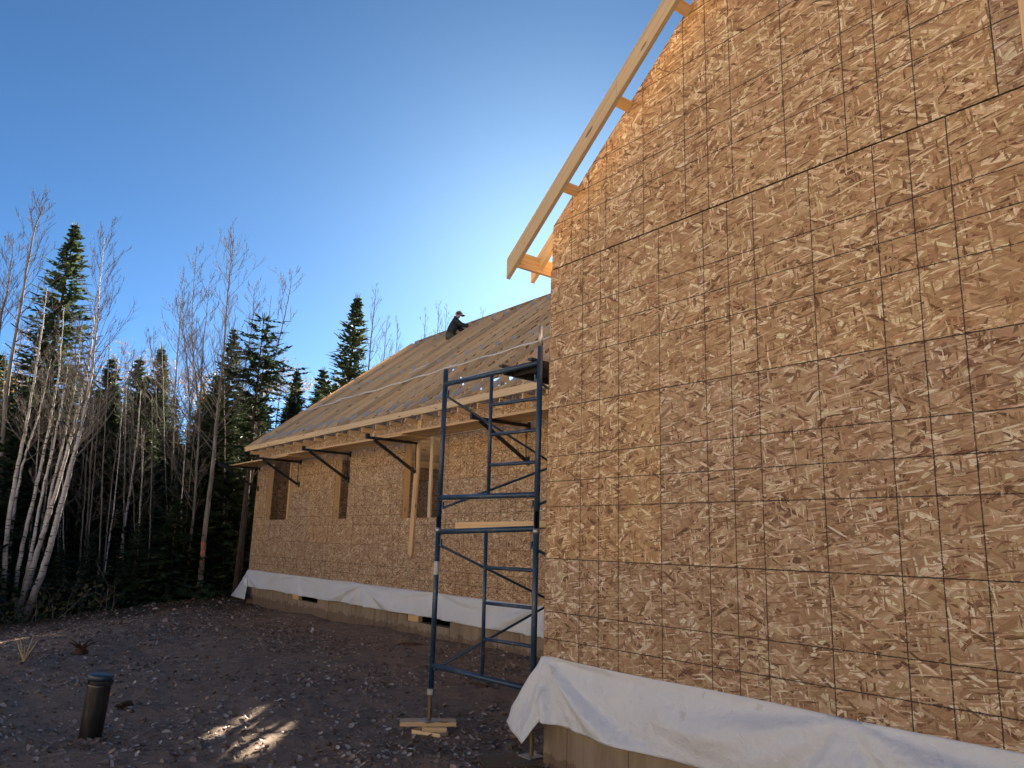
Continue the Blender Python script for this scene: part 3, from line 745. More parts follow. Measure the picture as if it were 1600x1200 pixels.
for base in (Vector((0, 0, 0)), SP):
    for P in (PLg, PRg):
        q = base + P; zt = .345; zb = gz(q.x, q.y) + (.115 if P is PLg else .045)
        mb = MB(); mb.tube([q + Vector((0, 0, zb)), q + Vector((0, 0, zt))], .016, 8)
        for k in range(int((zt - zb) / .016)):
            mb.tube([q + Vector((0, 0, zb + .016 * k)), q + Vector((0, 0, zb + .016 * k + .006))], .0185, 8)
        mb.build('screw_jack', M['rod'], sca)
        mb = MB(); mb.box(q + Vector((0, 0, zb)), .15, .15, .008); mb.build('base_plate', M['galv'], sca)
        mb = MB(); mb.tube([q + Vector((0, 0, zt - .02)), q + Vector((0, 0, zt + .03))], .034, 8); mb.build('jack_nut', M['galv'], sca)
        mb = MB(); mb.tube([q + Vector((0, 0, 1.765)), q + Vector((0, 0, 1.81))], .029, 10); mb.build('collar', M['galv'], sca, True)
mb = MB(); mb.tube([PRg + Vector((0, 0, 3.36)), PRg + Vector((0, 0, 3.56))], .019, 10); mb.build('coupling_pin', M['galv'], sca, True)
mb = MB(); mb.tube([PLg + Vector((0, 0, 1.38)), PLg + Vector((0, 0, 1.50))], .0252, 12, False); mb.build('sticker', M['sticker'], f1, True)
# deck hooked over the top bars
d0 = PLg.lerp(PRg, .60) ; d1 = PLg.lerp(PRg, .985)
uu = (d1 - d0); wdk = uu.length; uu.normalize()
mt = frame_mat(d0.lerp(d1, .5) + Vector((0, 0, 3.26)), SP, (0, 0, 1))
mb = MB(); Ls = SP.length
mb.box((Ls / 2, 0, -.02), Ls - .08, wdk - .05, .014)
mb.box((Ls / 2, wdk / 2 - .02, -.035), Ls - .06, .03, .07); mb.box((Ls / 2, -wdk / 2 + .02, -.035), Ls - .06, .03, .07)
for k in range(6): mb.box((.15 + k * (Ls - .3) / 5, 0, -.045), .035, wdk - .06, .035)
for s in (-1, 1):
    for e in (0, Ls): mb.box((e, s * (wdk / 2 - .05), -.0), .09, .05, .02); 
dk = mb.build('scaffold_deck', M['deckmetal'], None, False, mt)
tag(dk, 'dark walkboard hooked over the top bar of the scaffold', 'platform')
# loose plank on the lower frame
a = PLg.lerp(PRg, .16) + SP * .035 + Vector((0, 0, 1.822)); b = PLg.lerp(PRg, 1.04) + SP * .085 + Vector((0, 0, 1.842))
pk = board("lumber_plank", a + Vector((0, 0, .010)), b + Vector((0, 0, .010)), .19, .060, M['lumber_fresh'], None)
tag(pk, 'single brown plank lying across the scaffold at mid height', 'plank')
# blocking under the feet
qz = gz(PLg.x, PLg.y)
def bl(name, c, ang, L, wd, h, z, mat, label, cat='board'):
    d = Vector((math.cos(ang), math.sin(ang), 0)); c = Vector(c)
    o = board(name, Vector((c.x, c.y, z)) - d * L / 2, Vector((c.x, c.y, z)) + d * L / 2, wd, h, mat); tag(o, label, cat); return o
cl_ = CR.copy(); cl_.z = 0; angR = math.atan2(cl_.y, cl_.x)
bl('lumber_block', (PLg.x + .02, PLg.y, 0), angR + .12, .50, .16, .038, qz + .095, M['lumber_fresh'], 'longest pale board on top of the blocking under the left scaffold foot')
bl('lumber_block', (PLg.x - .05, PLg.y - .03, 0), angR + .02, .22, .12, .038, qz + .056, M['lumber_fresh'], 'short yellow block in the middle of the stack under the left scaffold foot')
bl('lumber_block', (PLg.x - .02, PLg.y + .0, 0), angR - .5, .30, .14, .040, qz + .017, M['lumber'], 'lowest board of the stack under the left scaffold foot, half in the soil')
q = PRg; qz2 = gz(q.x, q.y)
bl('plywood_pad', (q.x - .02, q.y + .12, 0), angR + .25, .62, .36, .018, qz2 + .03, M['plywood_wet'], 'wet dark plywood pad under the right scaffold foot by the foundation', 'plywood')

# ------------------------------------------------------------------ pipe and small things
pc = at(140, 1152, 6.85); pc.z = 0
pb_ = Vector((7.64, -1.53, 0)); zg = gz(pb_.x, pb_.y)
pp = thing('riser_pipe', 'black muddy standing pipe with a blue cap rising from the soil', 'pipe', (pb_.x, pb_.y, zg))
lean = Matrix.Translation((pb_.x, pb_.y, zg)) @ Matrix.Rotation(.055, 4, Vector((.77, -.6, 0)).normalized()) @ Matrix.Diagonal((.72, .72, 1.0, 1.0))
mb = MB(); mb.lathe([(.128, -.25), (.128, .20), (.127, .42), (.126, .455)], sides=28); mb.build('pipe_barrel', M['pipe'], pp, True, lean)
mb = MB(); mb.lathe([(.120, .44), (.142, .442), (.145, .448), (.145, .470), (.140, .474), (.10, .475)], sides=28); mb.build('pipe_flange', M['black'], pp, False, lean)
mb = MB(); mb.lathe([(.10, .476), (.134, .477), (.137, .482), (.137, .508), (.131, .516), (.10, .523), (.02, .526)], sides=28); cp = mb.build('pipe_cap', M['pipecap'], pp, True, lean)
for k in range(4):
    a = k * math.pi / 2 + .4; mb = MB(); mb.tube([(.152 * math.cos(a), .152 * math.sin(a), .44), (.152 * math.cos(a), .152 * math.sin(a), .482)], .008, 6); mb.build('bolt', M['black'], pp, False, lean)
def lump(name, c, sx, sy, sz, mat, label, cat, seed, rot=0):
    v = []; f = []; n, mm = 9, 14
    for i in range(n + 1):
        th = math.pi * i / n
        for j in range(mm):
            ph = 2 * math.pi * j / mm; p = Vector((math.sin(th) * math.cos(ph), math.sin(th) * math.sin(ph), math.cos(th)))
            k = 1 + .55 * noise.noise(p * 1.6 + Vector((seed, 0, 0))) + .25 * noise.noise(p * 4 + Vector((seed, 3, 0)))
            v.append((p.x * sx * k, p.y * sy * k, p.z * sz * k))
    for i in range(n):
        for j in range(mm): f.append((i * mm + j, (i + 1) * mm + j, (i + 1) * mm + (j + 1) % mm, i * mm + (j + 1) % mm))
    mw = Matrix.Translation((c[0], c[1], gz(c[0], c[1]) + sz * .35)) @ Matrix.Rotation(rot, 4, 'Z')
    o = add(name, mesh(name, v, f), None, mw, mat); tag(o, label, cat); return o
def gpt(px, py):
    z = 0.
    for _ in range(6):
        d = (z - ZC) / ((CF + CR * ((px - 800) / FPX) + CD * ((py - 600) / FPX)).z); p = at(px, py, d); z = gz(p.x, p.y)
    return p
p = gpt(194, 1104); lump('wood_scrap', p, .13, .04, .035, M['rotwood'], 'reddish brown scrap of wood lying right of the capped pipe', 'wood scrap', 3, -.9)
p = gpt(308, 1168); lump('stone', p, .07, .045, .05, M['stone'], 'dark angular stone beside the sunlit streak in the foreground', 'stone', 8, .4)
p = gpt(125, 1022); r_ = lump('root_clump', p, .10, .08, .09, M['rotwood'], 'dark upturned root clump on the soil behind the capped pipe', 'root', 12, .4)
for k in range(7):
    a = k * .9; mb = MB(); d = Vector((math.cos(a), math.sin(a), random.uniform(.1, .9))) * random.uniform(.12, .24)
    c = Vector((p.x, p.y, p.z + .06)); mb.tube([c, c + d * .6 + Vector((0, 0, .02)), c + d], [.02, .012, .004], 5); mb.build('root_prong', M['rotwood'], r_)
p = gpt(642, 1008); lump('wood_scrap', p, .20, .03, .03, M['rotwood'], 'flat brown splinter of wood on the soil near the far foundation', 'wood scrap', 21, .9)
p = gpt(750, 1072); lump('wood_scrap', p, .16, .035, .03, M['rotwood'], 'dark red wood scrap on the soil under the scaffold', 'wood scrap', 25, .2)
p = gpt(37, 1034); mb = MB()
for k in range(6):
    a = k * 1.1; d = Vector((math.cos(a) * .12, math.sin(a) * .12, .18 + .08 * (k % 3))); mb.tube([p, p + d * .6, p + d], [.012, .009, .003], 5)
o = mb.build('broken_twigs', M['lumber_grey']); tag(o, 'pale broken twigs sticking up at the left edge of the yard', 'twigs')

# ------------------------------------------------------------------ litter on the soil
def litter(n, region, size, name, mat, label, cat, seed, curl=.45):
    rnd = random.Random(seed); v, f = [], []
    while n > 0:
        x, y = region(rnd)
        if y < FYW + .02 and x < FX1 + .1: continue
        if y < YN + .02 and x < X0 + .05: continue
        dens = noise.noise(Vector((x * .6, y * .6, 7))) + .5 * noise.noise(Vector((x * 2.1, y * 2.1, 3)))
        if rnd.random() > .5 + .9 * dens: continue
        n -= 1
        s = size(rnd); a = rnd.uniform(0, 6.283); z = gz(x, y) + .006
        e1 = .02; gxn = (gz(x + e1, y) - gz(x - e1, y)) / (2 * e1); gyn = (gz(x, y + e1) - gz(x, y - e1)) / (2 * e1)
        tx, ty = gxn + rnd.gauss(0, .28), gyn + rnd.gauss(0, .28)
        b = len(v); k = rnd.choice((5, 6, 7)); cu = rnd.uniform(-.2, 1) * curl; asp = rnd.uniform(.45, .95)
        v.append((x, y, z))
        for i in range(k):
            t = a + 6.283 * i / k; rr = s * rnd.uniform(.55, 1.1); lx, ly = rr * math.cos(t), rr * math.sin(t) * asp
            v.append((x + lx, y + ly, z + lx * tx + ly * ty + cu * rr * rnd.uniform(.2, 1)))
        for i in range(k): f.append((b, b + 1 + i, b + 1 + (i + 1) % k))
    o = add(name, mesh(name, v, f), None, None, mat); tag(o, label, cat, kind='stuff'); return o
def reg_near(r):
    t = r.random() ** 1.5; x = 4.6 + 15 * t; return x, r.uniform(-7.7, 2.2 - .0 * x)
def reg_far(r): return r.uniform(14, 32), r.uniform(-9, 8)
litter(21000, reg_near, lambda r: .011 + .030 * r.random() ** 1.5, 'fallen_leaves', M['litter'], 'curled pale brown leaves scattered over the soil pad', 'leaves', 5)
litter(6500, reg_far, lambda r: r.uniform(.025, .06), 'fallen_leaves', M['litter'], 'leaf litter on the lower ground along the wood edge', 'leaves', 6)
def clods(n, seed):
    rnd = random.Random(seed); v, f = [], []
    for _ in range(n):
        x, y = reg_near(rnd)
        if (y < FYW + .03) or (y < YN + .03 and x < X0 + .05): continue
        s = .008 + .03 * rnd.random() ** 3; z = gz(x, y) + s * .2; b = len(v); P = []
        for d in ((1, 0, 0), (-1, 0, 0), (0, 1, 0), (0, -1, 0), (0, 0, .8), (0, 0, -.8)):
            k = s * rnd.uniform(.6, 1.3); v.append((x + d[0] * k + rnd.uniform(-.3, .3) * s, y + d[1] * k + rnd.uniform(-.3, .3) * s, z + d[2] * k))
        f += [(b + i, b + j, b + 4) for i, j in ((0, 2), (2, 1), (1, 3), (3, 0))] + [(b + j, b + i, b + 5) for i, j in ((0, 2), (2, 1), (1, 3), (3, 0))]
    o = add('soil_clods', mesh('soil_clods', v, f), None, None, M['clod']); tag(o, 'small clods and pebbles scattered over the soil pad', 'clods', kind='stuff')
clods(3000, 4)

# ------------------------------------------------------------------ worker
def skin(name, verts, edges, radii, mat, parent, sub=2):
    me = bpy.data.meshes.new(name); me.from_pydata([tuple(p) for p in verts], edges, []); me.update()
    o = add(name, me, parent, None, mat); sl = me.skin_vertices.new(name='') if hasattr(me.skin_vertices, 'new') and not me.skin_vertices else None
    md = o.modifiers.new('skin', 'SKIN'); md.use_smooth_shade = True
    for i, r in enumerate(radii):
        rr = r if hasattr(r, '__len__') else (r, r); me.skin_vertices[0].data[i].radius = rr
    me.skin_vertices[0].data[0].use_root = True
    sb = o.modifiers.new('sub', 'SUBSURF'); sb.levels = sub; sb.render_levels = sub
    return o
HX, HY = 18.5, 11.95
hip = Vector((HX, -HY, fz(HY) + .02))
R_ = Vector((CR.x, CR.y, 0)).normalized(); A_ = Vector((CF.x, CF.y, 0)).normalized(); U_ = Vector((0, 0, 1))
def wp(r, a, u): return hip + (R_ * r + A_ * a + U_ * u) * .93
wk = thing('person', 'worker in dark jacket and cap sitting high on the far roof trusses', 'person', hip)
# one continuous body: pelvis, spine, neck, head, arms, legs
V = [wp(0, 0, 0), wp(.06, .0, .18), wp(.13, .0, .38), wp(.17, .0, .50), wp(.20, .0, .56), wp(.24, 0, .64), wp(.25, 0, .72),
     wp(.17, -.17, .46), wp(.35, -.17, .30), wp(.60, -.09, .29), wp(.68, -.07, .31),
     wp(.17, .17, .46), wp(.30, .22, .26), wp(.48, .18, .20), wp(.56, .16, .21),
     wp(-.01, -.10, -.04), wp(.22, -.26, -.20), wp(.02, -.34, -.50), wp(.08, -.38, -.55),
     wp(-.01, .10, -.04), wp(.25, .22, .06), wp(.18, .40, -.20), wp(.24, .42, -.24)]
E_ = [(0, 1), (1, 2), (2, 3), (3, 4), (4, 5), (5, 6), (2, 7), (7, 8), (8, 9), (9, 10), (2, 11), (11, 12), (12, 13), (13, 14), (0, 15), (15, 16), (16, 17), (17, 18), (0, 19), (19, 20), (20, 21), (21, 22)]
RD = [(.10, .10), (.09, .10), (.10, .11), .055, .052, .075, .07, .065, .048, .035, .03, .065, .048, .035, .03, .085, .065, .048, .05, .085, .065, .048, .05]
body = skin('body', V, E_, RD, M['skin'], wk)
jv = [V[0], V[1], V[2], V[3] - U_ * .03, V[7], V[8], V[9], V[11], V[12], V[13]]
skin('jacket', jv, [(0, 1), (1, 2), (2, 3), (2, 4), (4, 5), (5, 6), (2, 7), (7, 8), (8, 9)], [(.15, .15), (.165, .17), (.17, .185), .09, .095, .078, .06, .095, .078, .06], M['jacket'], wk)
skin('hood', [V[3] - R_ * .07 - U_ * .02, V[3] - R_ * .05 + A_ * .08, V[3] - R_ * .05 - A_ * .08], [(0, 1), (0, 2)], [.06, .05, .05], M['jacket'], wk)
skin('trousers', [V[0] - U_ * .02, V[15], V[16], V[17], V[19], V[20], V[21]], [(0, 1), (1, 2), (2, 3), (0, 4), (4, 5), (5, 6)], [.11, .115, .09, .068, .115, .09, .068], M['trousers'], wk)
for i, j in ((17, 18), (21, 22)):
    skin('boot', [V[i] - U_ * .02, V[j] - U_ * .03, V[j] + R_ * .14 - U_ * .05], [(0, 1), (1, 2)], [.06, .058, .045], M['boot'], wk)
hc = V[5] + R_ * .015 + U_ * .035
mb = MB(); mb.lathe([(.108, -.01), (.110, .03), (.098, .075), (.06, .108), (.012, .118)], (0, 0, 0), 16)
cpo = mb.build('cap', M['cap'], wk, True, Matrix.Translation(hc))
v = []
for k in range(9):
    a = -1.1 + 2.2 * k / 8; d = R_ * math.cos(a) + A_ * math.sin(a)
    v += [hc + d * .10 + U_ * .005, hc + d * (.10 + .085 * math.cos(a * .9)) - U_ * .02]
add('cap_brim', mesh('cap_brim', v, [(2 * k, 2 * k + 1, 2 * k + 3, 2 * k + 2) for k in range(8)]), cpo, None, M['jacket'])
skin('hair', [V[5] - R_ * .06 - U_ * .0, V[5] - R_ * .07 + A_ * .03 - U_ * .04, V[5] - R_ * .07 - A_ * .03 - U_ * .04], [(0, 1), (0, 2)], [.05, .04, .04], M['hair'], wk, 1)
mb = MB()
for s in (-1, 1):
    mb.lathe([(.004, -.012), (.012, 0), (.004, .012)], V[5] + R_ * .078 + A_ * .032 * s + U_ * .02, 6)
mb.build('eyes', M['boot'], wk)
for w0, hnd in ((9, 10), (13, 14)):
    dirv = (V[hnd] - V[w0]).normalized(); side = dirv.cross(U_).normalized(); c = V[hnd]
    vv = [c - dirv * .02, c + dirv * .05]; ee = [(0, 1)]; rr = [(.035, .025), (.042, .022)]
    for k, ln in enumerate((.070, .080, .074, .058)):
        o_ = side * (.033 - .022 * k); i0 = len(vv)
        vv += [c + dirv * .07 + o_, c + dirv * (.07 + ln * .55) + o_ - U_ * .012, c + dirv * (.07 + ln * .8) + o_ - U_ * .05]; ee += [(1, i0), (i0, i0 + 1), (i0 + 1, i0 + 2)]; rr += [.0105, .0095, .0085]
    i0 = len(vv); vv += [c + side * .05 + dirv * .03 - U_ * .01, c + side * .06 + dirv * .07 - U_ * .03]; ee += [(0, i0), (i0, i0 + 1)]; rr += [.012, .010]
    skin('glove', vv, ee, rr, M['glove'], wk, 1)

# ------------------------------------------------------------------ trees
def catmull(P, n):
    P = [Vector(p) for p in P]; Q = [2 * P[0] - P[1]] + P + [2 * P[-1] - P[-2]]; out = []
    for i in range(1, len(Q) - 2):
        a, b, c, d = Q[i - 1:i + 3]
        for k in range(n):
            t = k / n; out.append(.5 * ((2 * b) + (c - a) * t + (2 * a - 5 * b + 4 * c - d) * t * t + (3 * b - a - 3 * c + d) * t ** 3))
    out.append(P[-1]); return out
def grow(mb, p, d, L, r, lev, rnd, up=.25, spread=.6):
    n = 4 if lev > 0 else 3; pts = [p]; dirs = []
    dd = d.normalized()
    for i in range(n):
        dd = (dd + Vector((rnd.gauss(0, .10), rnd.gauss(0, .10), rnd.gauss(0, .06) + up * .22))).normalized()
        pts.append(pts[-1] + dd * L / n); dirs.append(dd)
    rs = [r * (1 - .72 * i / n) for i in range(n + 1)]
    mb.tube(pts, rs, 4 if lev > 1 else 3, False)
    if lev <= 0: return
    k = rnd.randint(3, 4) + (1 if lev > 1 else 0)
    for i in range(k):
        t = rnd.uniform(.22, .98); s = min(n - 1, int(t * n)); q = pts[s].lerp(pts[s + 1], t * n - s)
        ax = dirs[s].orthogonal().normalized(); ax.rotate(Matrix.Rotation(rnd.uniform(0, 6.283), 3, dirs[s]))
        nd = (dirs[s] + ax * spread * rnd.uniform(.6, 1.3)).normalized()
        grow(mb, q, nd, L * rnd.uniform(.35, .6) * (1.05 - .4 * t), max(.005, r * .5 * (1 - .4 * t)), lev - 1, rnd, up, spread)
def bare_tree(name, pts, r0, r1, label, group, seed, bark='bark', nb=26, start=.35, blen=2.4, up=.5, spread=.65, ang=.75, lev=2, cat='tree', extra=None, twig='twig'):
    rnd = random.Random(seed); P = catmull(pts, 8); n = len(P)
    base = P[0].copy(); base.z = gz(base.x, base.y) - .15
    P = [base] + P if base.z < P[0].z - .05 else P
    n = len(P)
    for i in range(1, n - 1): P[i] = P[i] + Vector((rnd.gauss(0, .004), rnd.gauss(0, .007), 0))
    root = thing(name, label, cat, base, group)
    mb = MB(); mb.tube(P, [r0 + (r1 - r0) * (i / (n - 1)) ** .9 + (r0 * .45 if i == 0 else 0) for i in range(n)], 8)
    mb.build('trunk', M[bark], root, True)
    mb = MB()
    for k in range(nb):
        t = start + (1 - start) * ((k + rnd.random()) / nb); i = min(n - 2, int(t * (n - 1))); p = P[i].lerp(P[i + 1], t * (n - 1) - i)
        d = (P[i + 1] - P[i]).normalized(); a = rnd.uniform(0, 6.283)
        side = Vector((math.cos(a), math.sin(a), 0)); rel = (t - start) / (1 - start)
        L = blen * (1 - .75 * rel) * rnd.uniform(.6, 1.2); r = (r0 + (r1 - r0) * t) * rnd.uniform(.25, .42)
        grow(mb, p, d * (1 - ang * .5) + side * ang, L, max(.006, r), lev, rnd, up, spread)
    mb.build('crown', M[twig], root)
    return root, P
def P_(lst, d): return [at(x, y, d) for x, y in lst]

GB = 'white birch stems of the leaning clump at the left'
birches = [
 ([(4, 955), (12, 825), (29, 723), (44, 650), (62, 540), (74, 450)], 20.6, .075, 'outermost left birch stem of the leaning clump'),
 ([(8, 956), (20, 813), (38, 717), (60, 650), (80, 560)], 21.2, .055, 'thin second birch stem from the left in the leaning clump'),
 ([(18, 957), (35, 854), (55, 767), (77, 667), (92, 580), (100, 480)], 20.8, .07, 'third birch stem from the left in the leaning clump'),
 ([(30, 958), (47, 872), (67, 767), (93, 650), (108, 560)], 20.4, .065, 'fourth birch stem from the left in the leaning clump'),
 ([(36, 956), (63, 848), (85, 746), (102, 676), (120, 590), (128, 510)], 21.0, .055, 'slender birch stem between the two thick right stems of the clump'),
 ([(28, 960), (55, 872), (85, 775), (120, 650), (140, 560), (148, 480)], 20.2, .085, 'thick birch stem second from the right in the leaning clump'),
 ([(40, 962), (67, 892), (90, 810), (114, 717), (131, 650), (146, 560), (155, 460), (163, 372)], 20.0, .10, 'thickest rightmost birch of the leaning clump with tall fan of fine twigs'),
]
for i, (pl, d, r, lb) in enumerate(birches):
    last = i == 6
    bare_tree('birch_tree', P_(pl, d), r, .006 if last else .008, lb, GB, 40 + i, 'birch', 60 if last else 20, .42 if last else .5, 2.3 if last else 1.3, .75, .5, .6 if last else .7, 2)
thin = [
 ([(184, 900), (198, 800), (213, 700), (220, 610)], 24.5, .06, 'birch', 'pale birch leaning right in front of the dark firs'),
 ([(168, 890), (175, 737), (178, 650), (184, 560)], 26, .045, 'birch', 'thin upright birch left of the leaning pale one'),
 ([(175, 885), (187, 732), (196, 640)], 26, .04, 'birch', 'thinnest birch close beside the leaning pale one'),
]
for i, (pl, d, r, bk, lb) in enumerate(thin):
    bare_tree('birch_tree', P_(pl, d), r, .012, lb, 'thin birches before the firs', 60 + i, bk, 16, .45, 1.5)
GG = 'bare grey trees along the wood edge'
greys = [
 ([(-14, 950), (8, 640), (30, 493), (52, 367), (67, 325)], 22.5, .075, 30, 2.3, 'tall bare grey tree at the far left edge with forked tip'),
 ([(-30, 950), (-6, 560), (12, 450), (22, 372)], 23.5, .07, 26, 2.2, 'bare grey tree cut by the left edge of the picture'),
 ([(308, 956), (321, 825), (333, 723), (340, 640), (347, 580), (357, 450), (364, 388)], 23.0, .09, 40, 3.6, 'tall bare grey tree with orange paint mark on its trunk'),
 ([(284, 956), (295, 869), (303, 796), (312, 650), (318, 540), (328, 440)], 23.4, .065, 28, 2.4, 'slim bare tree just left of the paint marked one'),
 ([(274, 925), (289, 813), (296, 690), (292, 560), (276, 480)], 25.5, .06, 30, 2.6, 'bare tree leaning left behind the paint marked one'),
 ([(366, 905), (379, 807), (389, 737), (402, 650), (410, 590), (424, 462)], 25.4, .08, 14, 1.8, 'mottled grey trunk close to the corner of the far wing'),
 ([(374, 905), (386, 800), (397, 727), (420, 600), (448, 480), (456, 430)], 26.4, .06, 20, 2.4, 'second grey trunk by the far wing corner, leaning right over the roof'),
 ([(238, 930), (240, 740), (244, 620), (232, 520)], 27, .05, 26, 2.2, 'bare sapling left of the middle of the wood, bending left'),
 ([(262, 935), (268, 760), (272, 640), (280, 520), (286, 450)], 26.5, .055, 30, 2.4, 'bare sapling with upright twigs between the thin birches and the paint marked tree'),
 ([(330, 930), (352, 780), (372, 640), (392, 520), (398, 450)], 27.5, .06, 26, 2.4, 'bare tree slanting right behind the paint marked one'),
 ([(222, 930), (214, 780), (208, 660), (200, 560)], 28, .05, 24, 2.0, 'bare sapling slanting left above the dark firs'),
 ([(140, 935), (150, 780), (158, 640)], 27, .045, 20, 1.8, 'bare sapling just right of the birch clump'),
 ([(300, 930), (306, 760), (310, 640), (300, 520), (306, 400)], 26.2, .06, 30, 2.6, 'bare tree behind the paint marked one, its top rising left of it'),
]
for i, (pl, d, r, nb, bl_, lb) in enumerate(greys):
    root, P = bare_tree('bare_tree', P_(pl, d), r, .007, lb, GG, 80 + i, 'bark', int(nb * 1.25), .36, bl_ * .8, .75, .5, .7)
    if 'paint mark on' in lb:
        a, b = at(317.5, 878, d), at(320.5, 846, d); mb = MB()
        f0 = lambda z: min(P, key=lambda q: abs(q.z - z))
        seg = [q for q in catmull(P, 4) if a.z - .05 < q.z < b.z + .05]
        if len(seg) < 2: seg = [a, b]
        seg = [a.lerp(b, k / 8) for k in range(9)]; v = []; f = []
        for k, q in enumerate(seg):
            i = min(range(len(P)), key=lambda i: abs(P[i].z - q.z)); j = min(i + 1, len(P) - 1); t_ = (q.z - P[i].z) / max(1e-4, P[j].z - P[i].z); c = P[i].lerp(P[j], t_)
            rr_ = r + (.007 - r) * (i / (len(P) - 1)) ** .9 + .004; w0 = .95 * (.55 + .45 * math.sin(k * 1.9 + .6))
            for m_ in range(6):
                an = math.pi + math.atan2(CF.y, CF.x) - w0 + 2 * w0 * m_ / 5; v.append((c.x + rr_ * math.cos(an), c.y + rr_ * math.sin(an), q.z))
        for k in range(8):
            for m_ in range(5): f.append((k * 6 + m_, k * 6 + m_ + 1, k * 6 + 7 + m_, k * 6 + 6 + m_))
        add('paint_mark', mesh('paint_mark', v, f), root, None, M['paint_orange'])
rs_ = random.Random(31)
for i in range(58):
    px = rs_.uniform(-10, 372); d = rs_.uniform(22.8, 27.5); top = rs_.uniform(520, 700); lx = rs_.gauss(8, 16)
    b = at(px, 900, d); b.z = gz(b.x, b.y)
    bare_tree('sapling', [b, at(px + lx * .5 + rs_.gauss(0, 3), (900 + top) / 2, d), at(px + lx, top, d)], rs_.uniform(.022, .045), .006, 'thin bare grey sapling among the trees at the wood edge', 'thin saplings at the wood edge', 700 + i, 'bark' if i % 3 else 'birch', 14, .3, 1.3, .6, .6, .8, 1)
GR = 'bare tree tops behind the far roof'
tops = [((587, 452), 577, 46, .07, 'tallest bare tree top right of the pointed spruce by the roof'), ((605, 500), 600, 48, .05, 'bare tree top second right of the pointed spruce'), ((622, 505), 620, 50, .05, 'bare tree top third right of the pointed spruce'),
        ((665, 492), 668, 52, .05, 'faint bare tree top left of the roof worker'), ((686, 474), 688, 52, .055, 'taller bare tree top just left of the roof worker'), ((698, 482), 699, 54, .05, 'bare tree top directly behind the roof worker'), ((755, 484), 757, 56, .05, 'small bare tree top right of the roof worker')]
for i, ((tx, ty), bx, d, r, lb) in enumerate(tops):
    b = at(bx, 800, d); b.z = gz(b.x, b.y); t = at(tx, ty, d); mdl = b.lerp(t, .6) + Vector((.2, .2, 0))
    bare_tree('bare_tree', [b, mdl, t], r * 1.6, .012, lb, GR, 120 + i, 'bark', 26, .5, 2.2, .8, .5, .5)

# conifers: a few shapes, copied
def spruce_mesh(H, Rm, seed, dens=1.0, pine=False):
    rnd = random.Random(seed); v, f = [], []
    def quad(p, d, s, L, w_):
        b = len(v); q = p + d * L
        v.extend([p - s * w_ * .5, p + s * w_ * .5, q + s * w_ * .22, q - s * w_ * .22]); f.append((b, b + 1, b + 2, b + 3))
    z = H * (.06 if not pine else .45)
    while z < H * .985:
        rel = z / H; Rz = Rm * (1 - rel) ** .82 * (1 if not pine else (1.4 - .5 * rel))
        if pine: Rz = Rm * max(.1, (1 - ((rel - .72) / .34) ** 2)) * rnd.uniform(.5, 1.1)
        n = max(5, int((6 + 6 * (1 - rel)) * dens))
        a0 = rnd.uniform(0, 6.283)
        for k in range(n):
            if rnd.random() < .10: continue
            a = a0 + 6.283 * k / n + rnd.gauss(0, .18); L = max(.07, Rz * rnd.uniform(.62, 1.18)); el_ = (.55 * rel - .12) + rnd.gauss(0, .10)
            if pine: el_ = .15 + rnd.gauss(0, .12)
            d = Vector((math.cos(a) * math.cos(el_), math.sin(a) * math.cos(el_), math.sin(el_))); side = Vector((-math.sin(a), math.cos(a), 0))
            p = Vector((0, 0, z + rnd.gauss(0, .05))); ns = max(3, int(L / .17)); st = L / ns
            for i in range(ns):
                fr = (i + .5) / ns
                dd = (d + Vector((0, 0, -.30 * fr + .28 * fr * fr))).normalized(); p = p + dd * st
                sl = (.10 + .34 * L * .5 * (1 - fr)) * rnd.uniform(.7, 1.25); sl = min(sl, .62)
                for sg in (-1, 1):
                    sd_ = (side * sg * .85 + dd * .65 + Vector((0, 0, rnd.uniform(-.45, .12)))).normalized()
                    s2 = sd_.cross(Vector((rnd.gauss(0, .5), rnd.gauss(0, .5), 1))).normalized()
                    quad(p, sd_, s2, sl, .13 + .06 * rnd.random())
                    quad(p + sd_ * sl * .35, (sd_ + dd * .6 + Vector((0, 0, rnd.uniform(-.5, .3)))).normalized(), s2, sl * .7, .11)
                quad(p, (dd + Vector((rnd.gauss(0, .25), rnd.gauss(0, .25), rnd.uniform(-.35, .3)))).normalized(), side, st * 1.9, .16)
        z += (.20 + .14 * (1 - rel)) / dens * (1.6 if pine else 1)
    for k in range(8):
        a = k * .8; quad(Vector((0, 0, H * .955)), Vector((math.cos(a) * .25, math.sin(a) * .25, 1)).normalized(), Vector((-math.sin(a), math.cos(a), 0)), H * .045, .05)
    return mesh('crown', v, f)
def trunk_mesh(H, r):
    mb = MB(); mb.tube([(0, 0, -.3), (.02, 0, H * .3), (-.02, .02, H * .65), (0, 0, H * .985)], [r * 1.2, r * .85, r * .5, .012], 7); return mesh('trunk', mb.v, mb.f, True)
PROTO = {}
for key, H, Rm, sd_, dn_, pine in (('a', 13.5, 2.4, 1, 1.25, False), ('b', 12., 2.1, 2, 1.3, False), ('c', 10., 2.2, 3, 1.25, False), ('d', 5.5, 1.7, 4, 1., False), ('p', 13., 2.0, 5, 1.1, True)):
    cm = spruce_mesh(H, Rm, sd_, dn_, pine); cm.materials.append(M['needle_pine' if pine else 'needle'])
    tm = trunk_mesh(H, .15 if H > 8 else .07); tm.materials.append(M['bark_dark']); PROTO[key] = (H, cm, tm)
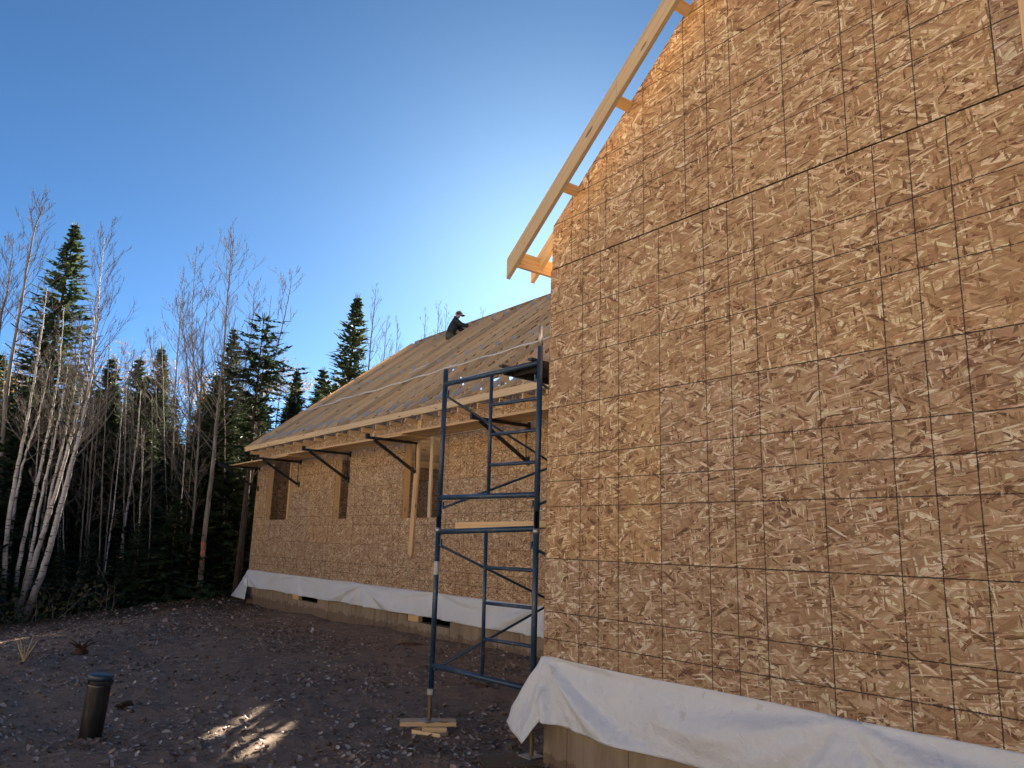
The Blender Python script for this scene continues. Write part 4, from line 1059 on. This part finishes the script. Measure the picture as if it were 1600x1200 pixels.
def conifer(key, base, h, label, group, seed, wide=1.0, name='spruce_tree'):
    H, cm, tm = PROTO[key]; s = h / H; rnd = random.Random(seed)
    root = thing(name, label, 'tree', base, group); root.rotation_euler = (rnd.gauss(0, .012), rnd.gauss(0, .012), rnd.uniform(0, 6.283)); root.scale = (s * wide, s * wide, s)
    for nm, me in (('crown', cm), ('trunk', tm)):
        o = link(bpy.data.objects.new(nm, me)); o.parent = root
    return root
def conifer_px(key, tx, ty, d, label, group, seed, wide=1.0, name='spruce_tree'):
    t = at(tx, ty, d); b = Vector((t.x, t.y, gz(t.x, t.y))); return conifer(key, b, t.z - b.z, label, group, seed, wide, name)
GS = 'spruces standing out above the wood'
conifer_px('a', 106, 347, 27.5, 'tallest dark spruce behind the birch clump', GS, 1, 1.05)
conifer_px('b', 548, 455, 29, 'narrow pointed spruce rising behind the roof slope', GS, 2, .95)
conifer_px('b', 258, 540, 30, 'small spruce in the middle of the wood right of the thin birches', GS, 3, 1.0)
conifer_px('c', 178, 556, 32, 'spruce tip in the gap right of the birch fan', GS, 4, 1.0)
conifer_px('a', 374, 512, 26, 'dark spruce just left of the broken topped pine', GS, 5, 1.05)
conifer_px('c', 510, 572, 38, 'spruce half hidden by the lower end of the roof slope', GS, 6, 1.1)
conifer_px('b', 463, 575, 36, 'slim spruce between the pine and the roof slope', GS, 7, 1.05)
conifer_px('c', 228, 556, 34, 'small spruce tip left of the middle of the wood', GS, 8, 1.0)
conifer_px('b', -6, 545, 27, 'spruce cut by the left edge of the picture', GS, 9, 1.0)
conifer_px('p', 412, 486, 24.2, 'ragged pine with flat broken top near the roof corner', None, 10, 1.0, 'pine_tree')
# the dense wood behind
GW = 'dark spruces of the dense wood'
rnd = random.Random(77)
def clear(x, y):                                       # house and the sun's corridor stay open
    if x < 23.2 + .35 * abs(y + 6) * 0 and y < -6.5: return False
    if y < -9 and x < 26: return False
    a = math.degrees(math.atan2(-y, x)); 
    return a < 33.5 and a > -16
n = 0
while n < 165:
    aa = math.radians(rnd.uniform(-7, 33)); dd = 27 + 34 * rnd.random() ** .8
    x, y = dd * math.cos(aa), -dd * math.sin(aa)
    if not clear(x, y) or x - .25 * y < 26: continue
    h = min(rnd.uniform(6.5, 12.5), ZC + .6 + dd * math.tan(math.radians(11.0)) * rnd.uniform(.78, 1.0)); n += 1
    conifer(rnd.choice('abc'), Vector((x, y, gz(x, y) - .05)), h, 'dark spruce in the dense wood behind the yard', GW, 300 + n, rnd.uniform(1.0, 1.35))
n = 0
while n < 70:
    x, y = rnd.uniform(24.0, 33), rnd.uniform(-10.5, 5)
    if not clear(x, y): continue
    n += 1; conifer('d', Vector((x, y, gz(x, y) - .05)), rnd.uniform(1.6, 5.0), 'low young fir in the shade of the wood edge', 'young firs under the wood', 500 + n, rnd.uniform(1.0, 1.5), 'fir_tree')
# autumn trees glowing through the gaps
def leaf_crown(c, rx, rz_, n, s, seed, mat):
    r = random.Random(seed); v, f = [], []
    cl = [Vector((r.gauss(0, .5) * rx, r.gauss(0, .5) * rx, r.gauss(0, .45) * rz_)) for _ in range(26)]
    for _ in range(n):
        q = r.choice(cl) + Vector((r.gauss(0, .2) * rx, r.gauss(0, .2) * rx, r.gauss(0, .14) * rz_)); p = Vector(c) + q
        a = Vector((r.gauss(0, 1), r.gauss(0, 1), r.gauss(0, .6))).normalized(); b = a.orthogonal().normalized(); k = s * r.uniform(.6, 1.3); i = len(v)
        v.extend([p - a * k, p + b * k * .6, p + a * k, p - b * k * .6]); f.append((i, i + 1, i + 2, i + 3))
    return mesh('leaves', v, f)
for i, (px, py, d, rx, rz_, lb) in enumerate([(545, 620, 50, 2.2, 2.2, 'orange leaved tree glowing just above the lower roof slope'), (205, 590, 42, 2.6, 1.6, 'orange leaved tree between the spruce tips of the middle wood'), (305, 600, 44, 2.6, 1.6, 'rusty leaved tree behind the paint marked trunk'), (22, 600, 30, 1.8, 2.2, 'yellow leaved tree behind the birch clump'), (440, 600, 46, 2.0, 1.6, 'orange leaved tree right of the ragged pine')]):
    c = at(px, py, d); b = Vector((c.x, c.y, gz(c.x, c.y)))
    root, P = bare_tree('autumn_tree', [b, b.lerp(c, .6) + Vector((.1, .1, 0)), c + Vector((0, 0, rz_))], .09, .015, lb, 'trees still in orange leaf', 160 + i, 'bark', 14, .45, 1.8)
    add('leaves', leaf_crown(c, rx, rz_, 1300, .065, i, 0), root, None, M['autumn'])
# undergrowth along the wood edge: leafy and twiggy brush nobody could count
r = random.Random(9); v, f = [], []
for _ in range(420):
    x, y = r.uniform(23, 31), r.uniform(-9.5, 5.5)
    if not clear(x, y) or (x - 20) * .496 + (y + 6) * .868 < 3.2: continue
    z = gz(x, y); h = r.uniform(.3, 1.3)
    for k in range(34):
        p = Vector((x + r.gauss(0, .35), y + r.gauss(0, .35), z + abs(r.gauss(0, .5)) * h)); a = Vector((r.gauss(0, 1), r.gauss(0, 1), r.gauss(0, .5))).normalized(); b = a.orthogonal().normalized(); s = r.uniform(.03, .075); i = len(v)
        v.extend([p - a * s, p + b * s * .6, p + a * s, p - b * s * .6]); f.append((i, i + 1, i + 2, i + 3))
o = add('undergrowth', mesh('undergrowth', v, f), None, None, M['undergrowth']); tag(o, 'low leafy undergrowth along the foot of the wood', 'undergrowth', kind='stuff')
mb = MB()
for _ in range(420):
    x, y = r.uniform(22.5, 32), r.uniform(-9, 5.5)
    if not clear(x, y) or (x - 20) * .496 + (y + 6) * .868 < 2.6: continue
    p = Vector((x, y, gz(x, y) - .03)); d = Vector((r.gauss(0, .45), r.gauss(0, .45), 1)).normalized(); L = r.uniform(.4, 1.5)
    q = p + d * L * .5 + Vector((r.gauss(0, .08), r.gauss(0, .08), 0)); e = q + (d + Vector((r.gauss(0, .3), r.gauss(0, .3), 0))) * L * .5
    mb.tube([p, q, e], [.012, .008, .003], 3, False)
    for k in range(3):
        s = p.lerp(e, r.uniform(.4, .95)); mb.tube([s, s + Vector((r.gauss(0, .35), r.gauss(0, .35), .3)) * L * .3], [.005, .002], 3, False)
o = mb.build('brush_stems', M['twig']); tag(o, 'thin bare brush stems along the foot of the wood', 'brush', kind='stuff')
